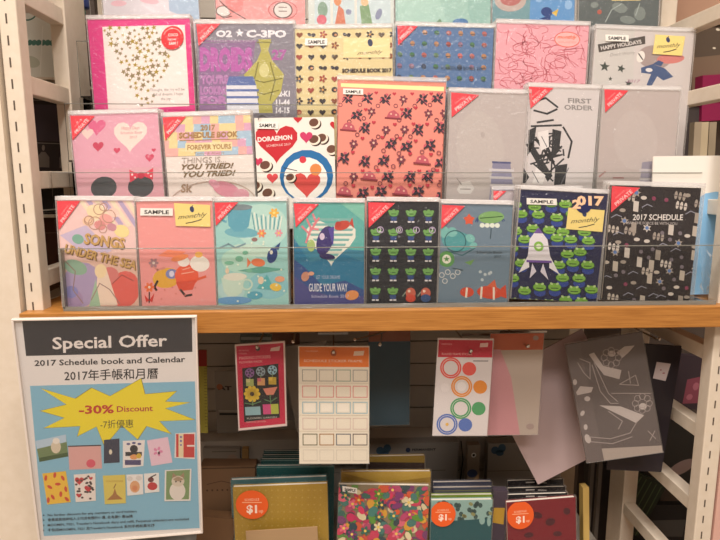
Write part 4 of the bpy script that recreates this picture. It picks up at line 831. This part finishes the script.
pack('card_pack', 'grey translucent pack hanging between the flower pack and the orange topped pack', 'card pack', [(285, 350), (322, 338), (322, 420), (277, 440)], 1.25, '#8a8076', None, th=.003, m=mat('#8b8176', .4))
pack('card_pack', 'dark green topped pack hanging high behind the flower sticker pack', 'card pack', [(240, 334), (272, 334), (272, 400), (241, 400)], 1.16, '#3c4c42', lambda a: (a.rect(241, 337, 271, 340, '#8a9088'),), th=.003)
pack('card_pack', 'dim orange topped pack tucked behind the cream frame stickers', 'card pack', [(270, 333), (300, 333), (300, 420), (272, 420)], 1.30, '#7a4a30', lambda a: (a.rect(268, 345, 302, 421, '#7d7369'),), th=.003)
# ================================================================ lower shelf
lz = atY(360, 486, 1.10).z-.215
LB = prop(MB().box(-.50, .61, 1.0, 1.43, lz-.02, lz, noisy('dim_metal_shelf', '#a39c92', '#aca59a', 10, .5)).build('lower_shelf'), 'grey metal lower shelf under the notebooks', 'shelf')
BOOKS = []
def low(desc, quad, Y, col, art, th=.01, n=0, name='notebook', cat='notebook', lean=R(3), **k):
    return book(desc, 0, quad, col, art, th=th, n=n, name=name, cat=cat, solid=cat != 'notebook', pl=Plane((0, Y, lz), lean), group='notebooks on the lower shelf', **k)
def sticker(x, y, r, ry=None):
    def f(sh, root):
        a = Art(sh, y=-.0030); ry_ = ry or r; a.ell(x, y, r, ry_, '#e5602a', n=32); a.text('SCHEDULE', x, y-r*.25, r*.14, '#f6c8a8', w=r*.9, rot=-2); a.rect(x-r*.6, y-r*.18, x+r*.6, y-r*.12, '#f0a880')
        a.text('$1', x-r*.02, y+r*.48, r*.5, '#f6dccb', w=r*.65, bold=.04); a.text('up', x+r*.55, y+r*.46, r*.2, '#f6c8a8'); a.build('price_sticker', root)['label'] = 'round orange price sticker'
    return f
def a_yel(a):
    a.full('#a8862c'); r2 = random.Random(3)
    a.ells([(236+i*6, 490+j*7, .8, .8, 0) for i in range(15) for j in range(8)], '#b99a44')
low('mustard yellow notebook with a round orange price sticker', [(234, 487), (326, 483.5), (330, 540), (234, 544)], 1.10, '#a8862c', a_yel, extra=sticker(252.5, 503.5, 16, 14))
low('teal notebook showing a band above the mustard yellow notebook', [(231.5, 479), (325.5, 477.5), (329, 530), (233, 534)], 1.125, '#4f7a7c', None)
for k, (x0, x1, y) in enumerate(((256, 335, 466), (260, 333, 459.5), (262, 320, 455.5), (263, 318, 451.5))):
    low(['dark teal notebook, nearest of the stack behind the mustard one', 'dark teal notebook, second of the stack behind the mustard one', 'dark teal notebook, third of the stack behind the mustard one', 'dark teal notebook, hindmost of the stack behind the mustard one'][k], [(x0, y), (x1, y-1), (x1-2, y+60), (x0+2, y+60)], 1.165+.03*k, '#1f5552', (lambda a, y=y, x0=x0, x1=x1: a.line([(x0, y+1.5), (x1, y+.5)], .8, '#7a9a94')), th=.008)
low('small kraft card leaning in front of the mustard yellow notebook', [(246, 531), (317, 527.5), (319, 545), (247, 547)], 1.075, '#a98a66', None, name='kraft_card', cat='card', slv=False, th=.003)
def a_box(a): a.full('#7a5c42'); a.ells([(206+i*5, 492-i*.3, 1, 1, 0) for i in range(7)], '#4f3a2a'); a.line([(202, 470), (256, 466)], 1.4, '#4f3a2a'); a.lines([[(206, 486), (220, 482), (232, 484)]], .9, '#5c4432')
low('brown kraft box with a dotted line standing left of the mustard notebook', [(199, 468), (256, 465), (252, 535), (199, 535)], 1.17, '#7a5c42', a_box, name='kraft_box', cat='box', slv=False, th=.04)
low('low brown box at the lower left beside the mustard notebook', [(199, 512), (234, 524), (236, 545), (199, 545)], 1.12, '#6e5036', None, name='kraft_box', cat='box', slv=False, th=.03)
def a_flo(a):
    a.full('#8a7a5e'); r2 = random.Random(21); cols = ['#c8405c', '#d96a7c', '#3f6a5c', '#d8a03a', '#b04a6a', '#5f8a3e', '#d8c8a0', '#3a4a50', '#cf5a38', '#7a3f6a', '#4a7a70', '#b8365a']
    for k in range(210): a.ell(336+r2.random()*94, 485+r2.random()*58, 2.5+r2.random()*4.5, 2+r2.random()*3, cols[r2.randrange(12)], r2.random()*180, 8)
    for k in range(16): a.flower(340+r2.random()*86, 488+r2.random()*50, 5, cols[r2.randrange(12)], '#e0c060', 5)
low('notebook with a dense floral cover of pink, green and yellow', [(339, 485), (429.5, 485), (426, 545), (336, 545)], 1.09, '#8a7a5e', a_flo, samp=(342.5, 486, 357, 491.5, 2), gt=.02)
def a_gold(a): a.full('#9a7a2e'); a.poly([(342, 474), (431, 469), (431, 476), (380, 483)], '#b8963c')
low('gold notebook showing above the dense floral one', [(341, 473), (431, 470), (428, 530), (340, 530)], 1.115, '#9a7a2e', a_gold)
low('gold topped notebook standing farthest back behind the floral one', [(368, 457), (425, 455), (424, 520), (369, 520)], 1.16, '#94782f', lambda a: a.rect(366, 462.5, 426, 522, '#3c2c26'))
def a_teal(a):
    a.full('#8fb0a8'); r2 = random.Random(31); a.ells([(438+r2.random()*58, 502+r2.random()*18, 2.2, 2.6, 0) for k in range(30)], '#3a5450'); a.ells([(438+r2.random()*58, 502+r2.random()*18, 2.4, 1.8, 30) for k in range(8)], '#8a8a5a')
    a.poly([(430, 522), (470, 520), (496, 518), (496, 546), (430, 546)], '#1f5358'); a.ells([(482, 521, 3, 4, 0), (489, 522, 2, 5, 0)], '#8fb0a8')
low('teal patterned notebook with a round orange price sticker', [(431, 500.5), (493, 499.5), (491, 545), (431, 545)], 1.09, '#8fb0a8', a_teal, extra=sticker(442.5, 513.5, 12.5))
low('bright green notebook edge behind the teal patterned one', [(431, 495.5), (493, 494.5), (491, 540), (431, 540)], 1.11, '#7f9a2c', None)
low('slate blue notebook edge behind the bright green one', [(433, 488), (493, 487), (491, 540), (433, 540)], 1.135, '#55586c', lambda a: a.line([(434, 491), (492, 490)], 1, '#8f8c60'))
low('slate blue notebook, hindmost behind the teal patterned one', [(433, 482.5), (492, 481.5), (490, 540), (433, 540)], 1.16, '#4d5064', None)
low('dark purple box with a yellow tag between the teal and red notebooks', [(494, 490), (508, 492), (507, 545), (494, 545)], 1.10, '#3f3240', lambda a: a.poly([(495, 508), (506, 509), (505.5, 525.5), (494.5, 523)], '#b8902c'), name='pen_box', cat='box', th=.02)
low('small yellow boxed item right of the dark red notebook', [(583, 488), (589, 487), (589, 535), (583, 535)], 1.13, '#c9a860', None, name='card_box', cat='box', slv=False, th=.02)
def a_red(a): a.full('#7a1a24'); a.ells([(538, 513, 5, 3, 20), (551, 520, 5, 4, 0), (566, 511, 4, 3, 40), (530, 532, 5, 3, 0), (560, 533, 5, 3, 10)], '#4c1a22')
low('dark red notebook with a round orange price sticker', [(510, 500.5), (572, 499), (583, 545), (508, 545)], 1.09, '#7a1a24', a_red, extra=sticker(521.5, 512, 12.5))
for k, (y, t) in enumerate(((494.5, 1), (488, 1), (480.5, 1))):
    low(['black notebook right behind the dark red one', 'black notebook, second behind the dark red one', 'black notebook, hindmost behind the dark red one'][k], [(508, y), (567-k*2, y-1), (567-k*2, 545), (508, 545)], 1.11+.022*k, '#1c1618', (lambda a, y=y: a.lines([[(526, y+1.8), (534, y+1.6)], [(538, y+2), (546, y+2.4)]], 1.1, '#c9bfb6')), th=.008)
# white boxes on the back rail of the bay
ry = 1.40
bz = atY(360, 452, ry).z
loc_rail = prop(MB().box(-.5, .60, 1.375, 1.434, bz-.004, atY(360, 438.5, 1.375).z, noisy('rail_paint', '#b7aea2', '#beb5a9', 8, .5)).build('cross_bar', bevel=.001), 'pale horizontal metal bar across the back of the bay', 'bar')
def a_wb(x):
    def f(a):
        a.full('#8f8880'); a.ells([(x+4, 450, 4, 4, 0), (x+11, 448, 4, 4.4, 0), (x+9, 453, 4, 3, 0)], '#3f5a70'); a.text('PERMANENT', x+48, 451, 2.4, '#23242a', w=24, bold=.03); a.ell(x+32, 450, 2.4, 2.4, '#2c3a58'); a.line([(x-10, 471), (x+70, 471)], .8, '#6f685f')
    return f
def bx(desc, quad, Y, col, art, th, name='storage_box', cat='box'):
    return book(desc, 0, quad, col, art, th=th, n=0, name=name, cat=cat, pl=Plane((0, Y, lz), 0), slv=False, solid=True, group='boxes at the back of the lower shelf')
bx('pale storage box with blue print behind the floral notebook', [(366, 443), (459, 443), (458, 500), (368, 500)], 1.33, '#8f8880', a_wb(376), .03)
bx('pale storage box with blue flowers right of the black wire', [(488, 443), (535, 443), (533, 500), (488, 500)], 1.33, '#8f8880', a_wb(491), .03)
bx('small pale box with a black dot beside the black wire', [(468, 445), (480, 445), (480, 500), (468, 500)], 1.30, '#8a7c6c', lambda a: (a.ell(474, 455, 2.4, 2.4, '#dcd8d0'), a.ell(474, 455, 1.3, 1.3, '#1c1c1c'), a.ell(473, 473, 5, 4, '#3c4a70'), a.poly([(474, 480), (481, 472), (481, 480)], '#c9a070')), .02)
bx('white box with a pink spot at the lower left, behind the brown box', [(203, 449), (240, 448), (240, 500), (203, 500)], 1.36, '#968c80', lambda a: (a.ell(210, 464, 4, 3.4, '#b06070'), a.ell(232, 458, 5, 4, '#a08a7a'), a.lines([[(212, 452), (236, 451)]], .6, '#5c544c')), .03)
bx('small tan box beside the white box with a pink spot', [(242, 449), (248, 449), (248, 500), (242, 500)], 1.36, '#b08a56', None, .03)
wp = [atY(461, 441, 1.35), atY(463, 460, 1.35), atY(461, 475, 1.35), atY(457, 495, 1.35)]
prop(MB().tube(wp, .0014, mat('#1c1a1a', .5)).build('cable'), 'thin black wire hanging in front of the pale storage boxes', 'wire')
# ================================================================ neighbouring goods seen through the left frame
def gbox(name, lab, cat, quad, Y, col, art, th=.05, m=None, extra=None, lean=0, group=None):
    r = pack(name, lab, cat, quad, Y, col, art, th=th, slv=False, m=m, lean=lean, parts=extra)
    if group: r['group'] = group
    return r
DG = '#31594e'
gbox('calendar', 'white calendar with a green scalloped line behind the left frame, top', 'calendar', [(4, 5), (60, 22), (60, 80), (14, 74)], 1.33, '#e6e4d8',
     lambda a: (a.ring(31, 13, 9, 1.8, '#4f7f70', 20, 170), a.ells([(22+i*4.2, 44.5+i*.4, 2.6, 3, 0) for i in range(9)], '#5c8a7c'), a.line([(50, 48), (60, 51)], 1.6, '#5c8a7c'), a.ell(23, 56, 3, 12, '#4a544e', 8), a.ell(37, 64, 9, 5, '#c9cbb8', 20), a.line([(46, 30), (46.5, 76)], .8, '#f3f0e6')), .01)
gbox('boxed_stationery', 'dark green box at the top left behind the frame', 'box', [(57, 27), (76, 33), (76, 80.5), (59, 79)], 1.32, '#24463c', lambda a: (a.poly([(62, 30), (72, 33), (72, 46), (63, 45)], '#4c6258'), a.poly([(64, 58), (73, 60), (73, 80), (65, 79)], '#6d8076'), a.line([(57, 46), (76, 50)], 1.2, '#6c9a88')), .03)
gbox('clear_box', 'dark display box with two bottle outlines behind the left frame', 'box', [(14, 92), (92, 99), (92, 170), (20, 171)], 1.36, '#3a3232',
     lambda a: (a.poly([(22, 92), (78, 99), (78, 101), (22, 95)], '#c9bfb0'), a.lines([[(26, 99), (80, 103)], [(31, 100), (31, 172)], [(26, 144), (80, 145)]], .8, '#8c847c'), a.polys([[(x-6, 168), (x-6, 158), (x-2, 153), (x+2, 153), (x+6, 158), (x+6, 168)] for x in (45, 67)], '#7d736c'), a.ells([(45, 149, 1.6, 3, 0), (67, 149, 1.6, 3, 0)], '#8c8078'), a.poly([(32, 104), (78, 107), (78, 143), (32, 142)], '#4a4048')), .05)
gbox('display_box', 'black box under the bottle box behind the left frame', 'box', [(18, 187), (92, 182), (92, 210), (24, 214)], 1.34, '#2c2826', lambda a: a.line([(30, 212), (60, 209)], 1.2, '#cfc8ba'), .05)
gbox('display_box', 'reddish brown box lower down behind the left frame', 'box', [(24, 216), (92, 211), (92, 268), (32, 272)], 1.34, '#56362a', lambda a: (a.line([(30, 236), (60, 234)], .8, '#7c6050'), a.poly([(34, 246), (42, 240), (44, 270), (35, 270)], '#8a7468')), .05)
gbox('display_box', 'brown box with a pale edge beside the foot of the left frame', 'box', [(34, 289), (92, 281), (92, 310), (38, 312)], 1.34, '#6a4c38', lambda a: (a.poly([(40, 297), (56, 288), (58, 296), (44, 304)], '#a08c78'), a.line([(42, 302), (56, 297)], .8, '#cfc0ac')), .05)
# things on top left (small coloured pots behind the frame)
for c, x, lab in (('#c23a4a', 73, 'small red lid peeping above the left frame at the top'), ('#3a4a86', 83, 'small navy lid peeping above the left frame at the top'), ('#3f8a78', 79, 'small green lid peeping above the left frame at the top')):
    y = {73: 2, 83: 3, 79: 8}[x]; p = atY(x, y, 1.37); q = MB().lathe((p.x, p.y, p.z-.012), [(.012, 0), (.013, .004), (.013, .018), (.011, .021), (.003, .022)], mat(c, .35)); prop(q.build('jar_lid', smooth=True), lab, 'lid', 'coloured lids at the top left')
for (px_, py_, lab) in ((60, 12, 'cream shelf of the neighbouring bay, topmost at the left'), (50, 80, 'cream shelf under the white calendar at the left'), (50, 171.5, 'cream shelf under the bottle outline box'), (50, 213.5, 'cream shelf under the lower black box at the left'), (50, 271.5, 'cream shelf under the reddish brown box'), (50, 311.5, 'cream shelf under the brown box at the foot of the left frame')):
    z_ = atY(px_, py_, 1.37 if py_ == 12 else 1.345).z
    prop(MB().box(-1.0, -.565, 1.345 if py_ == 12 else 1.30, 1.45, z_-.006, z_-.001, CREAM).build('side_shelf'), lab, 'shelf', 'cream side shelves at the left')
z_ = atY(705, 176.5, 1.40).z
prop(MB().box(.70, 1.15, 1.37, 1.55, z_-.006, z_-.001, CREAM).build('side_shelf'), 'cream shelf under the pale spined books at the right', 'shelf')
# ================================================================ right side neighbours
gbox('file_box', 'dark grey file standing behind the right frame, beside the pale spines', 'file', [(664, 108), (700, 106), (696, 170), (654, 170)], 1.42, '#4a4240', lambda a: a.lines([[(672, 108), (664, 170)], [(684, 107), (680, 170)]], 1.4, '#6c625c'), .05)
for k, (x, c, lab) in enumerate(((698, '#b0a088', 'tan spined book behind the right frame'), (705, '#c9b898', 'cream spined book behind the right frame'), (713, '#a3947c', 'khaki spined book behind the right frame'))):
    gbox('book', lab+', one of three below the magenta ones', 'book', [(x-3.2, 122), (x+3.8, 122), (x+2.8, 176), (x-4.2, 176)], 1.40, c, None, .08, group='pale spined books at the right')
gbox('book', 'magenta book above the pale spined ones behind the right frame', 'book', [(703, 76), (730, 73), (728, 120), (701, 121)], 1.41, '#8c1f4a', None, .08)
gbox('carton', 'tall brown carton behind the right frame at the top', 'box', [(694, 32), (745, 22), (742, 96), (690, 96)], 1.44, '#7a6452', lambda a: (a.poly([(694, 32), (745, 22), (745, 50), (694, 58)], '#5a4c40'), a.ells([(716, 30, 2, 1.2, 0), (712, 48, 1.6, 1, 0)], '#d8cdb8')), .05)
gbox('carton', 'dark carton at the right edge next to the third row', 'box', [(685, 40), (702, 38), (698, 112), (680, 112)], 1.46, '#4f463e', None, .05)
gbox('header_board', 'pinkish tan board behind the top right corner of the stand', 'board', [(668, -60), (760, -60), (755, 10), (664, 40)], 1.44, '#b9927a', None, .01)
# below, behind the right frame
gbox('hanging_pouch', 'dark pouch with pink and red print behind the right frame', 'pouch', [(676, 352), (712, 360), (706, 412), (672, 405)], 1.42, '#40343a', lambda a: (a.poly([(690, 380), (706, 378), (704, 405), (688, 404)], '#8c4a58'), a.ells([(699, 388, 3, 4, 0), (694, 398, 3, 3, 0)], '#b06a78')), .02)
gbox('hanging_pouch', 'black pouch with a pale oval mark low behind the right frame', 'pouch', [(668, 418), (706, 430), (700, 500), (664, 470)], 1.40, '#2c2a26', lambda a: a.ell(690, 470, 11, 8, '#8f7a74', -14), .02)
gbox('hanging_pouch', 'dark green striped pouch in front of the rear post', 'pouch', [(642, 470), (664, 490), (652, 545), (632, 525)], 1.38, '#2a3226', lambda a: a.lines([[(644+k*4, 474+k*4), (634+k*4, 528+k*4)] for k in range(5)], 1, '#4a5c3c'), .02)
gbox('hanging_pouch', 'black pouch with a grey label at the bottom right', 'pouch', [(625, 500), (700, 510), (696, 560), (622, 560)], 1.44, '#1f1d1c', lambda a: a.poly([(655, 520), (688, 522), (686, 538), (652, 536)], '#4c4a46'), .02)
gbox('display_carton', 'dark carton behind the rear post of the right frame', 'box', [(592, 470), (660, 455), (660, 560), (592, 560)], 1.46, '#2e2a28', None, .05)
# grey vertical strips left of the rear post
for k, x in enumerate((589, 597)):
    p = atY(x, 440, 1.36+.02*k); q = atY(x, 520, 1.36+.02*k)
    prop(MB().box(q.x-.005, q.x+.005, p.y, p.y+.012, 0, p.z, mat('#6a625a', .5)).build('upright_strip'), ['grey metal strip nearest the dark red notebook', 'grey metal strip beside the right rear post'][k], 'metal strip')
NB = noisy('dim_brown_panel', '#4c4038', '#584a40', 6, .7)
prop(MB().box(.70, 1.5, 1.53, 1.55, 0, 2.3, NB).build('back_panel'), 'dark brown back panel of the neighbouring bay at the right', 'panel')
prop(MB().box(-1.5, -.58, 1.53, 1.55, 0, 2.3, NB).build('back_panel'), 'dark brown back panel of the neighbouring bay at the left', 'panel')
z_ = atY(715, 96.5, 1.44).z
prop(MB().box(.70, 1.15, 1.40, 1.53, z_-.006, z_-.001, CREAM).build('side_shelf'), 'thin cream shelf under the tall brown carton at the right', 'shelf')
# ================================================================ light
def area(name, x, y, z, sx, sy, e, col, rot=(0, 0, 0)):
    l = bpy.data.lights.new(name, 'AREA'); l.shape = 'RECTANGLE'; l.size = sx; l.size_y = sy; l.energy = e; l.color = col
    o = bpy.data.objects.new(name, l); C.objects.link(o); o.location = (x, y, z); o.rotation_euler = rot; return o
WARM = (1, .935, .88)
area('ceiling_and_fill_lamp', -.3, -.25, 3.97, .4, .4, 44, WARM)
area('ceiling_and_fill_lamp', .5, -.3, 3.97, .4, .4, 42, WARM)
area('ceiling_and_fill_lamp', -1.3, -.6, 3.97, .45, .45, 60, WARM)  # fill, not a known fixture: added to brighten the left neighbouring bay
area('ceiling_and_fill_lamp', 0, -1.9, 3.97, 2.2, .8, 115, WARM)  # broad frontal fill added behind the camera to lift the poster and covers
w = bpy.data.worlds.new('world'); bpy.context.scene.world = w; w.use_nodes = True
w.node_tree.nodes['Background'].inputs[0].default_value = (1, .92, .84, 1); w.node_tree.nodes['Background'].inputs[1].default_value = .35
sc = bpy.context.scene; sc.view_settings.view_transform = 'Standard'; sc.view_settings.look = 'None'; sc.view_settings.exposure = -0.2; sc.view_settings.gamma = 1
sc.cycles.transparent_max_bounces = 24
